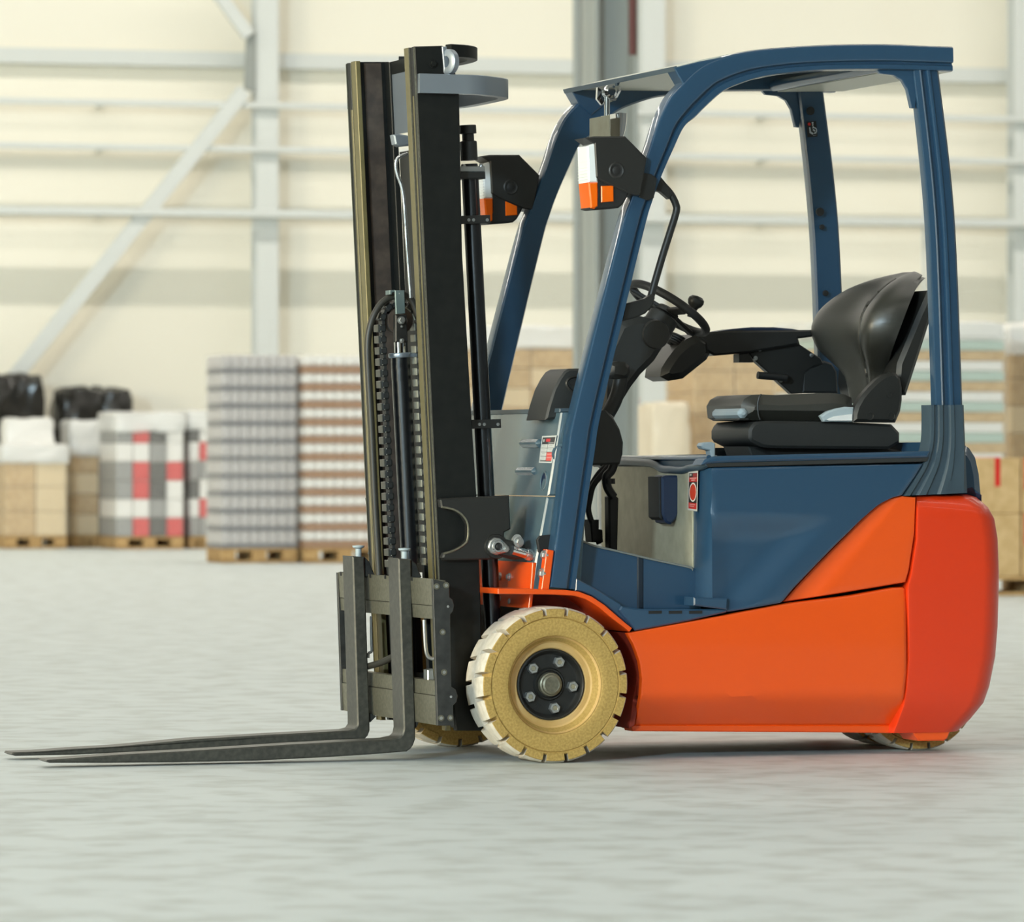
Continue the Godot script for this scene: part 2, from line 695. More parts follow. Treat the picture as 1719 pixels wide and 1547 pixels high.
func hall() -> void:
	var s := Shape.new()
	s.box(Vector3(-6.5, -0.15, 33), Vector3(56, 0.3, 68), 0.0)
	setting("floor", s, M.floor, "pale grey worn concrete floor of the warehouse", "floor")
	s = Shape.new()
	s.box(Vector3(-6.5, 12.15, 33), Vector3(56, 0.3, 68), 0.0)
	setting("ceiling", s, M.ceiling, "plain pale ceiling high above the warehouse", "ceiling")
	s = Shape.new()
	s.box(Vector3(-6.5, 6, -0.15), Vector3(56, 12, 0.3), 0.0)
	setting("wall_back", s, M.wall, "cream metal cladding wall far behind the forklift", "wall")
	s = Shape.new()
	s.box(Vector3(-34.15, 6, 33), Vector3(0.3, 12, 66), 0.0)
	setting("wall_left", s, M.wall, "cream side wall of the warehouse on the mast side of the truck", "wall")
	s = Shape.new()
	s.box(Vector3(21.15, 6, 33), Vector3(0.3, 12, 66), 0.0)
	setting("wall_right", s, M.side_wall, "grey-white side wall of the warehouse on the counterweight side", "wall")
	s = Shape.new()
	s.box(Vector3(-6.5, 6, 66.15), Vector3(56, 12, 0.3), 0.0)
	setting("wall_front", s, M.side_wall, "grey-white end wall behind the viewer", "wall")
	# columns against the wall
	column(445, 0.42, 0.235, M.frame, "steel_column", "pale grey steel column against the wall behind the grey tray stack")
	column(1092, 0.42, 0.255, M.frame, "steel_column", "pale grey steel column just right of the dark column")
	column(1716, 0.42, 0.26, M.frame, "steel_column", "pale grey steel column behind the stacks at the right edge")
	# the free-standing dark column, well in front of the wall
	s = Shape.new()
	var a := wl(986, 773, 20.0)
	var b := wl(1056, 773, 20.0)
	var w := b.x - a.x
	s.box(Vector3(a.x + 0.02, 6, 20.0), Vector3(0.03, 12, 0.3), 0.003)
	s.box(Vector3(b.x, 6, 20.0), Vector3(0.03, 12, 0.3), 0.003)
	s.box(Vector3((a.x + b.x) * 0.5, 6, 20.0), Vector3(w, 12, 0.03), 0.003)
	setting("dark_column", s, M.frame_dark, "dark grey steel H column standing behind the overhead guard", "column")
	s = Shape.new()
	var p := wl(1062, 0, 20.26)
	var q := wl(1062, 92, 20.26)
	s.tube(PackedVector3Array([Vector3(p.x, 12, p.z), q]), 0.024, 12)
	setting("red_pipe", s, M.pipe_red, "dull red pipe running down the dark column", "pipe", "thing")
	s = Shape.new()
	p = wl(969, 773, 14.0)
	s.tube(PackedVector3Array([Vector3(p.x, 12, p.z), Vector3(p.x, 0, p.z)]), 0.034, 12)
	setting("downpipe", s, M.frame_dark, "thin grey downpipe left of the dark column", "pipe", "thing")
	s = Shape.new()
	p = wl(1551, 773, 0.5)
	s.tube(PackedVector3Array([Vector3(p.x, wl(1551, 262, 0.5).y, p.z), Vector3(p.x, 0, p.z)]), 0.022, 10)
	setting("conduit", s, M.frame, "thin grey conduit on the wall above the seat", "pipe", "thing")
	# girts and rails
	rail(92, 26, 0.0, 0.17, "wide pale steel girt along the wall, topmost of the horizontal rails", "wall_girt")
	rail(168, 10, 0.55, 0.08, "thin grey rail along the wall, second from the top", "wall_rail")
	rail(243, 10, 0.55, 0.08, "thin grey rail along the wall, third from the top", "wall_rail")
	rail(352, 13, 0.5, 0.24, "white ledge rail along the wall, lowest of the rails", "wall_rail")
	# the wind brace
	s = Shape.new()
	bar(wl(410, 152, 0.62), wl(18, 640, 0.62), 0.15, 0.1, s)
	setting("wind_brace", s, M.frame, "long pale steel brace slanting down left from the column", "brace")
	s = Shape.new()
	bar(wl(418, 60, 0.62), wl(330, -60, 0.62), 0.13, 0.1, s)
	setting("wind_brace", s, M.frame, "short pale steel brace slanting up left from the column top", "brace")
	s = Shape.new()
	var g := wl(422, 105, 0.62)
	s.ext(PackedVector2Array([Vector2(g.x - 0.06, g.y - 0.26), Vector2(g.x + 0.06, g.y - 0.3), Vector2(g.x + 0.06, g.y + 0.32), Vector2(g.x - 0.04, g.y + 0.28)]), g.z - 0.09, g.z - 0.06, 0.003)
	setting("gusset_plate", s, M.frame_dark, "steel gusset plate where both braces meet the column", "bracket", "thing")


func column(u: float, off: float, w: float, m: Material, called: String, label: String) -> void:
	var s := Shape.new()
	var p := wl(u, 773, off)
	s.box(Vector3(p.x, 6, off + 0.1), Vector3(w, 12, 0.02), 0.004)
	s.box(Vector3(p.x, 6, off - 0.1), Vector3(w, 12, 0.02), 0.004)
	s.box(Vector3(p.x, 6, off), Vector3(0.02, 12, 0.19), 0.0)
	setting(called, s, m, label, "column")


func rail(v: float, tall: float, off: float, deep: float, label: String, called: String) -> void:
	var s := Shape.new()
	var p := wl(0, v, off + deep)
	var h := tall / F * 51.0
	s.box(Vector3(-1, p.y, off + deep * 0.5 + 0.002), Vector3(43.8, h, deep), 0.006)
	if off > 0.2:      # brackets back to the wall
		for k in 12:
			s.box(Vector3(-20.0 + k * 3.5, p.y, off * 0.5), Vector3(0.05, h * 0.6, off), 0.0)
	setting(called, s, M.frame, label, "rail")


# ---------------------------------------------------------------- goods

func on_floor(u: float, v: float) -> Vector3:
	var d := EYE * F / (v - CY)
	return Vector3((u - CX) / F * d, 0, FAR - d)


func at_depth(u: float, d: float) -> Vector3:
	return Vector3((u - CX) / F * d, 0, FAR - d)


func wide(u0: float, u1: float, at: Vector3) -> float:    # width along the hall between two columns of the picture
	var d := FAR - at.z
	var p := (u1 - CX) / F
	var c := cos(HALL_TURN)
	var s := sin(HALL_TURN)
	return (p * d - at.x) / (c - p * s)


func tall(v: float, at: Vector3) -> float:
	return EYE - (v - CY) / F * (FAR - at.z)


func crumple(w: float, h: float, d: float, amp: float, seed_: int, n := 9) -> Shape:   # a wrapped block: front lower edge at the origin, running back along -z
	var f := FastNoiseLite.new()
	f.seed = seed_
	f.frequency = 2.6
	var s := Shape.new()
	var t := PackedVector3Array()
	for face in 6:
		for i in n:
			for j in n:
				var c := []
				for k in [[0, 0], [1, 0], [1, 1], [0, 1]]:
					var a := float(i + k[0]) / n * 2.0 - 1.0
					var b := float(j + k[1]) / n * 2.0 - 1.0
					var p: Vector3 = [Vector3(1, a, b), Vector3(-1, b, a), Vector3(b, 1, a), Vector3(a, -1, b), Vector3(a, b, 1), Vector3(b, a, -1)][face]
					var q := p / pow(pow(absf(p.x), 12.0) + pow(absf(p.y), 12.0) + pow(absf(p.z), 12.0), 1.0 / 12.0)
					q = Vector3(q.x * w * 0.5, q.y * h * 0.5, q.z * d * 0.5)
					var g := f.get_noise_3dv(q * 1.3 + Vector3(seed_, 0, 0)) + 0.5 * f.get_noise_3dv(q * 4.0)
					q += p.normalized() * g * amp
					c.append(q + Vector3(w * 0.5, h * 0.5, -d * 0.5))
				t.append_array([c[0], c[1], c[2], c[0], c[2], c[3]])
	s.add(t)
	return s


func pallet(at: Vector3, w: float, d: float, label: String) -> void:
	var o := thing("wooden_pallet", label, "pallet", at, HALL_TURN, "pallets under the goods")
	for i in 3:
		for k in 3:
			var s := Shape.new()
			s.box(Vector3(0.06 + (w - 0.12) * i * 0.5, 0.06, -0.06 - (d - 0.12) * k * 0.5), Vector3(0.12, 0.075, 0.12), 0.004)
			part("block", s, M.wood, o)
	for k in 3:
		var s := Shape.new()
		s.box(Vector3(w * 0.5, 0.0115, -0.06 - (d - 0.12) * k * 0.5), Vector3(w, 0.021, 0.1), 0.003)
		part("bottom_board", s, M.wood, o)
	for k in 5:
		var s := Shape.new()
		s.box(Vector3(w * 0.5, 0.109, -0.05 - (d - 0.1) * k * 0.25), Vector3(w, 0.022, 0.1), 0.003)
		part("deck_board", s, M.wood, o)


func tray_stack(at: Vector3, w: float, d: float, h: float, layers: int, pack: Material, tray: Material, lip: float, label: String, group: String) -> void:
	var o := thing("tray_stack", label, "goods", at + Vector3(0, 0.121, 0), HALL_TURN, group)
	var step := (h - 0.121) / layers
	var a := Shape.new()
	a.box(Vector3(w * 0.5, step * lip * 0.5, -d * 0.5), Vector3(w, step * lip, d), 0.006)
	var b := Shape.new()
	var n := 8
	for i in n:
		b.box(Vector3(w * (i + 0.5) / n, step * (1.0 + lip) * 0.5, -w / n * 0.5 - 0.004), Vector3(w / n - 0.004, step * (0.97 - lip), w / n), 0.012)
	var m := maxi(2, int(d / w * n))
	for k in range(1, m):
		for x in [w / n * 0.5, w - w / n * 0.5]:
			b.box(Vector3(x, step * (1.0 + lip) * 0.5, -d * (k + 0.5) / m), Vector3(w / n - 0.004, step * (0.97 - lip), d / m - 0.004), 0.012)
	b.box(Vector3(w * 0.5, step * (1.0 + lip) * 0.5, -d * 0.5), Vector3(w * 0.74, step * (0.96 - lip), d * 0.84), 0.0)
	var ma := a.mesh()
	var mb := b.mesh()
	for k in layers:
		var t := put("tray", ma, tray, o)
		t.position.y = step * k
		var c := put("bottles", mb, pack, t)
		c.position = Vector3.ZERO
	var f := Shape.new()
	f.box(Vector3(w * 0.5, (h - 0.121) * 0.5 + 0.006, -d * 0.5), Vector3(w + 0.02, h - 0.121 + 0.008, d + 0.02), 0.012)
	part("stretch_film", f, M.film, o)


func carton_stack(at: Vector3, w: float, d: float, y0: float, h: float, rows: int, cols: int, mats: Array, label: String, group := "", film := true) -> Node3D:
	var o := thing("carton_stack", label, "goods", at + Vector3(0, y0, 0), HALL_TURN, group)
	var rh := (h - y0) / rows
	var cw := w / cols
	var s := Shape.new()
	s.box(Vector3(cw * 0.5, rh * 0.5, -d * 0.5), Vector3(cw - 0.008, rh - 0.004, d - 0.01), 0.008)
	var m := s.mesh()
	var k := 0
	for r in rows:
		for c in cols:
			var b := put("carton", m, mats[k % mats.size()], o)
			b.position = Vector3(c * cw, r * rh, 0)
			k += 1
	if film:
		var f := Shape.new()
		f.box(Vector3(w * 0.5, (h - y0) * 0.5 + 0.005, -d * 0.5), Vector3(w + 0.02, h - y0 + 0.008, d + 0.02), 0.012)
		part("stretch_film", f, M.film, o)
	return o


func cap_film(o: Node3D, w: float, d: float, y: float, h: float, seed_: int, m: Material) -> void:
	var s := crumple(w + 0.06, h, d + 0.06, 0.03, seed_)
	var c := part("film_hood", s, m, o)
	c.position = Vector3(-0.03, y, 0.03)


func goods() -> void:
	# grey trays and brown packs, the two tall stacks left of the mast
	var p := on_floor(372, 945)
	var w := wide(372, 499, p)
	pallet(p, w, 0.62, "wooden pallet under the tall grey tray stack")
	tray_stack(p, w, 0.62, tall(596, p), 11, M.bottle, M.grey_tray, 0.24, "tall stretch-wrapped stack of grey bottle trays left of the mast", "")
	p = on_floor(512, 945)
	w = wide(512, 648, p)
	pallet(p, w, 0.62, "wooden pallet under the brown and white tray stack")
	tray_stack(p, w, 0.62, tall(597, p), 11, M.white_pack, M.brown_pack, 0.44, "tall stretch-wrapped stack of white packs in brown trays behind the mast", "")
	# red and grey printed cartons
	p = on_floor(195, 922)
	w = wide(195, 308, p)
	pallet(p, w, 0.9, "wooden pallet under the red and grey printed cartons")
	var o := carton_stack(p, w, 0.9, 0.121, tall(712, p), 6, 4, [M.grey_print, M.red_print, M.dark_print, M.red_print, M.white_pack, M.white_pack, M.grey_print, M.white_pack, M.grey_print, M.red_print, M.dark_print, M.white_pack], "film-wrapped stack of red, white and grey printed cartons left of the grey trays")
	cap_film(o, w, 0.9, tall(712, p) - 0.2, 0.2, 5, M.film_thick)
	p = on_floor(318, 921)
	w = wide(318, 352, p)
	pallet(p, w, 0.7, "wooden pallet half hidden between red cartons and grey trays")
	o = carton_stack(p, w, 0.7, 0.121, tall(710, p), 6, 2, [M.grey_print, M.grey_print, M.white_pack, M.red_print, M.dark_print, M.white_pack], "narrow slice of a red and grey carton stack beside the grey trays")
	cap_film(o, w, 0.7, tall(710, p) - 0.2, 0.2, 6, M.film_thick)
	# brown wrapped cartons at the left
	p = on_floor(8, 921)
	w = wide(8, 112, p)
	pallet(p, w, 0.5, "wooden pallet under the leftmost brown cartons")
	o = carton_stack(p, w, 0.5, 0.121, tall(775, p), 3, 2, [M.card, M.card_light], "wide film-wrapped stack of brown cartons with a white hood, leftmost on the floor")
	cap_film(o, w, 0.5, tall(775, p) - 0.14, 0.19, 7, M.film_thick)
	var q := Shape.new()
	q = crumple(w * 0.78, tall(695, p) - tall(765, p), 0.36, 0.03, 8)
	var r := part("film_hood", q, M.white_pack, o)
	r.position = Vector3(w * 0.05, tall(775, p) - 0.1, -0.1)
	p = on_floor(122, 919)
	w = wide(122, 166, p)
	pallet(p, w, 0.5, "wooden pallet under the narrow brown carton stack")
	o = carton_stack(p, w, 0.5, 0.121, tall(760, p), 4, 1, [M.card_light, M.card], "narrow film-wrapped stack of brown cartons left of the red cartons")
	cap_film(o, w, 0.5, tall(760, p) - 0.16, 0.36, 9, M.film_thick)
	# black wrapped loads behind
	p = at_depth(-14, 49.75)
	w = wide(-14, 78, p)
	q = crumple(w, tall(628, p), 0.5, 0.07, 11, 14)
	o = wrapped(q, p, M.film_black, "shiny black film-wrapped load at the left edge, behind the white hood")
	p = at_depth(98, 50.15)
	w = wide(98, 226, p)
	q = crumple(w, tall(652, p), 0.5, 0.08, 12, 14)
	o = wrapped(q, p, M.film_black, "shiny black film-wrapped load between the brown and red stacks")
	# behind the truck
	p = at_depth(812, 44.0)
	w = wide(812, 972, p)
	pallet(p, w, 0.8, "wooden pallet behind the driver's footwell, under brown cartons")
	o = carton_stack(p, w, 0.8, 0.121, tall(585, p), 10, 2, [M.card, M.card, M.card_light, M.card, M.card, M.card_light], "tall film-wrapped brown carton stack seen between the two front pillars")
	cap_film(o, w, 0.8, tall(585, p) - 0.12, 0.2, 13, M.film_thick)
	p = at_depth(1000, 43.0)
	w = wide(1000, 1106, p)
	o = carton_stack(p, w, 0.8, 0.0, tall(690, p), 7, 2, [M.card, M.card_light, M.card], "low brown carton stack seen under the steering column", "", false)
	cap_film(o, w, 0.8, tall(690, p) - 0.1, 0.14, 14, M.film_thick)
	var st := Shape.new()
	st.box(Vector3(wide(1040, 1056, p) * 0.5 + 0.2, tall(700, p), 0.006), Vector3(0.09, 0.17, 0.006), 0.001)
	part("paper_label", st, M.white_pack, o, "white paper label")
	st = Shape.new()
	st.box(Vector3(0.36, tall(694, p), 0.006), Vector3(0.12, 0.13, 0.006), 0.001)
	part("paper_label", st, M.white_pack, o, "white paper label")
	st = Shape.new()
	st.lathe([[0.0, 0.0], [0.03, 0.0], [0.034, 0.02], [0.034, 0.06], [0.02, 0.075], [0.0, 0.08]], Vector3(0, 0, 0), Vector3.UP, 16)
	q = st
	var cap := thing("red_bundle", "small red item lying on the low brown cartons under the steering column", "item", p + Vector3(0.33, tall(690, p) + 0.05, -0.12), HALL_TURN)
	part("body", q, M.tape, cap)
	p = at_depth(1096, 42.0)
	w = wide(1096, 1162, p)
	q = crumple(w, tall(676, p), 0.6, 0.04, 15, 12)
	wrapped(q, p, M.pale_pack, "white film-wrapped load seen between the steering column and the seat")
	p = at_depth(1164, 43.0)
	w = wide(1164, 1372, p)
	pallet(p, w, 0.8, "wooden pallet behind the seat, under the wide carton stack")
	o = carton_stack(p, w, 0.8, 0.121, tall(585, p), 9, 3, [M.card, M.card, M.card_light, M.card, M.card, M.card, M.card_light], "wide film-wrapped brown carton stack seen behind the armrest and seat")
	# layered boards right of the seat
	p = at_depth(1372, 37.0)
	w = wide(1372, 1688, p)
	o = thing("layered_load", "large film-wrapped load of brown and white layers behind the seat back and rear pillar", "goods", p, HALL_TURN)
	var y := 0.0
	var mats := [M.card, M.card, M.white_pack, M.card_light, M.card, M.teal, M.card_light, M.grey_print]
	var top := tall(552, p)
	for k in 24:
		var hh: float = top / 24.0
		var b := Shape.new()
		b.box(Vector3(w * 0.5, y + hh * 0.5, -0.5), Vector3(w - 0.02 * (k % 3), hh - 0.004, 1.0), 0.006)
		part("board", b, mats[(k * 5 + k / 3) % 8], o)
		y += hh
	var fl := Shape.new()
	fl.box(Vector3(w * 0.5, top * 0.5, -0.5), Vector3(w + 0.02, top + 0.012, 1.02), 0.012)
	part("stretch_film", fl, M.film, o)
	cap_film(o, w, 1.0, top - 0.06, 0.12, 17, M.film_thick)
	p = at_depth(1698, 38.6)
	w = 0.9
	o = carton_stack(p, w, 0.9, 0.0, tall(588, p), 8, 2, [M.card, M.card_light, M.card], "brown carton stack with a white hood at the right edge, upper one", "", true)
	cap_film(o, w, 0.9, tall(588, p) - 0.04, tall(542, p) - tall(588, p) + 0.04, 18, M.white_pack)
	# cardboard boxes with red tape
	p = on_floor(1640, 1000)
	w = 0.9
	pallet(p, w, 0.6, "wooden pallet under the red-taped cardboard boxes at the right")
	var h0 := 0.121
	for k in 2:
		var h1 := tall([862, 768][k], p)
		for c in 2:
			var b := thing("cardboard_box", ["lower", "upper"][k] + [" cardboard box nearest the counterweight, on the pallet at the right", " cardboard box cut by the right edge, red tape on it"][c], "box", p + Vector3(0, h0, 0), HALL_TURN, "red-taped cardboard boxes")
			var bs := Shape.new()
			var x0 := wide(1640, [1640, 1716][c], p)
			var x1 := wide(1640, 1714, p) if c == 0 else w
			bs.box(Vector3((x0 + x1) * 0.5, (h1 - h0) * 0.5, -0.3), Vector3(x1 - x0 - 0.004, h1 - h0 - 0.002, 0.6), 0.006)
			part("body", bs, M.card, b)
			var ts := Shape.new()
			if c == 0 and k == 1:
				ts.box(Vector3((x0 + x1) * 0.5 - 0.01, h1 - h0 - 0.09, 0.001), Vector3(0.035, 0.18, 0.004), 0.0)
				ts.box(Vector3((x0 + x1) * 0.5 - 0.01, h1 - h0 + 0.001, -0.3), Vector3(0.035, 0.004, 0.6), 0.0)
			else:
				ts.box(Vector3(x0 + 0.03 if c == 1 else x1 - 0.2, h1 - h0 - 0.1, 0.001), Vector3(0.03, 0.2, 0.004), 0.0)
			if c == 1 or k == 1:
				part("tape", ts, M.tape, b, "red tape")
		h0 = h1


func wrapped(q: Shape, p: Vector3, m: Material, label: String) -> Node3D:
	var o := thing("wrapped_load", label, "goods", p, HALL_TURN)
	part("film_cover", q, m, o)
	return o


# ---------------------------------------------------------------- the truck
# Truck axes: x runs to the rear, y up, z to the viewer; z = 0 is the outer face of the near front wheel, z = -1 that of the far one.

func build_truck() -> void:
	truck = thing("forklift", "orange and blue-grey three-wheel electric forklift with black mast and forks on the floor", "forklift", Vector3(SIDE, 0, 0), TURN)
	wheels()
	body()
	cabin()
	guard()
	head_lights()
	mast()
	carriage()
	seat()
	steering()


func bolt(at: Vector3, axis: Vector3, r: float, m: Material, parent: Node3D, called := "bolt") -> void:
	var s := Shape.new()
	s.lathe([[0.0, -0.004], [r * 1.35, -0.004], [r * 1.35, r * 0.15], [r * 1.3, r * 0.25], [r, r * 0.26]], at, axis, 18)
	s.lathe([[0.0, 0.0], [r, 0.0], [r, r * 0.85], [r * 0.86, r], [0.0, r]], at, axis, 6)
	part(called, s, m, parent)


func nut(at: Vector3, axis: Vector3, parent: Node3D) -> void:
	var s := Shape.new()
	s.ring([[0.0075, 0.0], [0.0165, 0.0], [0.0165, 0.012], [0.0145, 0.0145], [0.0085, 0.0145], [0.0075, 0.0135]], at, axis, 6)
	part("wheel_nut", s, M.zinc, parent)
	s = Shape.new()
	s.lathe([[0.0, 0.0], [0.0076, 0.0], [0.0076, 0.0120], [0.006, 0.0135], [0.0, 0.0135]], at, axis, 16)
	part("wheel_stud", s, M.bare, parent)


# ---- wheels

func tyre(parent: Node3D, at: Vector3, r: float, w: float, lugs: int, outer: float) -> void:   # outer: +1 when the dished side looks to the viewer
	var ax := Vector3(0, 0, outer)
	var s := Shape.new()
	var k := r / 0.219
	s.ring([[0.1 * k, -0.045], [0.104 * k, -0.041], [0.119 * k, -0.041], [0.137 * k, -0.006], [0.142 * k, -0.002], [0.16 * k, -0.001], [0.186 * k, -0.002], [0.188 * k, -0.005], [0.1905 * k, -0.002], [0.1935 * k, -0.003], [0.1965 * k, -0.008],
		[0.1965 * k, -w + 0.008], [0.1935 * k, -w + 0.003], [0.15 * k, -w], [0.1 * k, -w + 0.02]], at, ax, 80)
	part("tyre", s, M.tyre, parent)
	var t := Shape.new()
	var pitch := TAU / lugs
	for row in 2:
		var side := Shape.new()
		for i in lugs:
			var mid := (i + 0.5 * row) * pitch
			var half := pitch * 0.405
			var za := -0.0045 if row == 0 else -w + 0.0045
			var zb := -w * 0.56 if row == 0 else -w * 0.44
			var rings := []
			for a in 5:
				var th := mid - half + half * 2.0 * a / 4.0
				var sk := 0.0
				if a == 0 or a == 4:
					sk = 0.0
				var rr := PackedVector3Array()
				for q in [[0.192 * k, za], [0.213 * k, za], [0.2185 * k, za + (zb - za) * 0.12], [0.219 * k, za + (zb - za) * 0.3], [0.219 * k, zb], [0.192 * k, zb]]:
					var tw: float = th + (q[1] - za) / (zb - za) * pitch * 0.16 * (1.0 if row == 0 else -1.0)
					rr.append(at + Vector3(cos(tw) * q[0], sin(tw) * q[0], outer * q[1]))
				rings.append(rr)
			t.loft(rings)
			rings = []
			var z1 := za + (0.004 if row == 0 else -0.004)
			for a in 5:
				var th := mid - half + half * 2.0 * a / 4.0
				var rr := PackedVector3Array()
				for q in [[0.1915 * k, z1], [0.212 * k, z1], [0.2135 * k, za], [0.1915 * k, za]]:
					rr.append(at + Vector3(cos(th) * q[0], sin(th) * q[0], outer * q[1]))
				rings.append(rr)
			side.loft(rings)
		part("tread_shoulder", side, M.tyre, parent)
	part("tread", t, M.tread, parent)
	var c := Shape.new()
	c.ring([[0.1005 * k, -0.0435], [0.104 * k, -0.0395], [0.117 * k, -0.0395], [0.124 * k, -0.034], [0.132 * k, -0.016], [0.1365 * k, -0.0045], [0.1365 * k, -0.02], [0.1005 * k, -0.06]], at, ax, 64)
	part("bead_ring", c, M.tyre_cone, parent)


func rim(parent: Node3D, at: Vector3, outer: float) -> void:
	var ax := Vector3(0, 0, outer)
	at.z -= outer * 0.014
	var s := Shape.new()
	s.lathe([[0.0, -0.11], [0.1, -0.11], [0.101, -0.03], [0.0995, -0.0255], [0.096, -0.0245], [0.093, -0.027], [0.09, -0.036], [0.084, -0.043], [0.079, -0.044], [0.047, -0.044], [0.045, -0.04], [0.0425, -0.036], [0.039, -0.037], [0.0375, -0.042], [0.0, -0.042]], at, ax, 56)
	part("rim", s, M.black, parent)
	var worn_ring := Shape.new()
	worn_ring.ring([[0.0905, -0.0352], [0.0925, -0.0295], [0.0935, -0.03], [0.0915, -0.036]], at, ax, 56)
	part("worn_edge", worn_ring, M.steel, parent)
	var h := Shape.new()
	h.lathe([[0.0, -0.05], [0.034, -0.05], [0.034, -0.03], [0.0325, -0.026], [0.029, -0.024], [0.027, -0.018], [0.022, -0.0155], [0.019, -0.017], [0.0, -0.017]], at, ax, 32)
	part("hub_cap", h, M.steel, parent)
	for i in 5:
		var a := deg_to_rad(66.0 + 72.0 * i)
		nut(at + Vector3(cos(a) * 0.068, sin(a) * 0.068, outer * -0.044), ax, parent)
	var sl := Shape.new()
	sl.xf = Transform3D(Basis(Vector3(0, 0, 1), deg_to_rad(-30)), at + Vector3(-0.034, -0.066, outer * -0.0435))
	sl.box(Vector3.ZERO, Vector3(0.012, 0.026, 0.002), 0.0)
	part("rim_slot", sl, M.rubber, parent)


func wheels() -> void:
	var w := group_part("front_wheel", truck)
	var at := Vector3(0, 0.2192, 0)
	tyre(w, at, 0.219, 0.155, 20, 1.0)
	rim(w, at, 1.0)
	w = group_part("front_wheel", truck)
	at.z = -1.0
	tyre(w, at, 0.219, 0.155, 20, -1.0)
	rim(w, at, -1.0)
	var r := 0.19
	for k in 2:
		w = group_part("rear_wheel", truck)
		var c := pz([1545, 1497][k], 1170, [-0.24, -0.5][k])
		tyre(w, Vector3(c.x, r + 0.0002, c.z), r, 0.14, 20, 1.0)
		var s := Shape.new()
		s.lathe([[0.0, -0.1], [0.088, -0.1], [0.088, -0.03], [0.06, -0.05], [0.0, -0.05]], Vector3(c.x, r, c.z), Vector3(0, 0, 1), 32)
		part("rim", s, M.black, w)


# ---- body

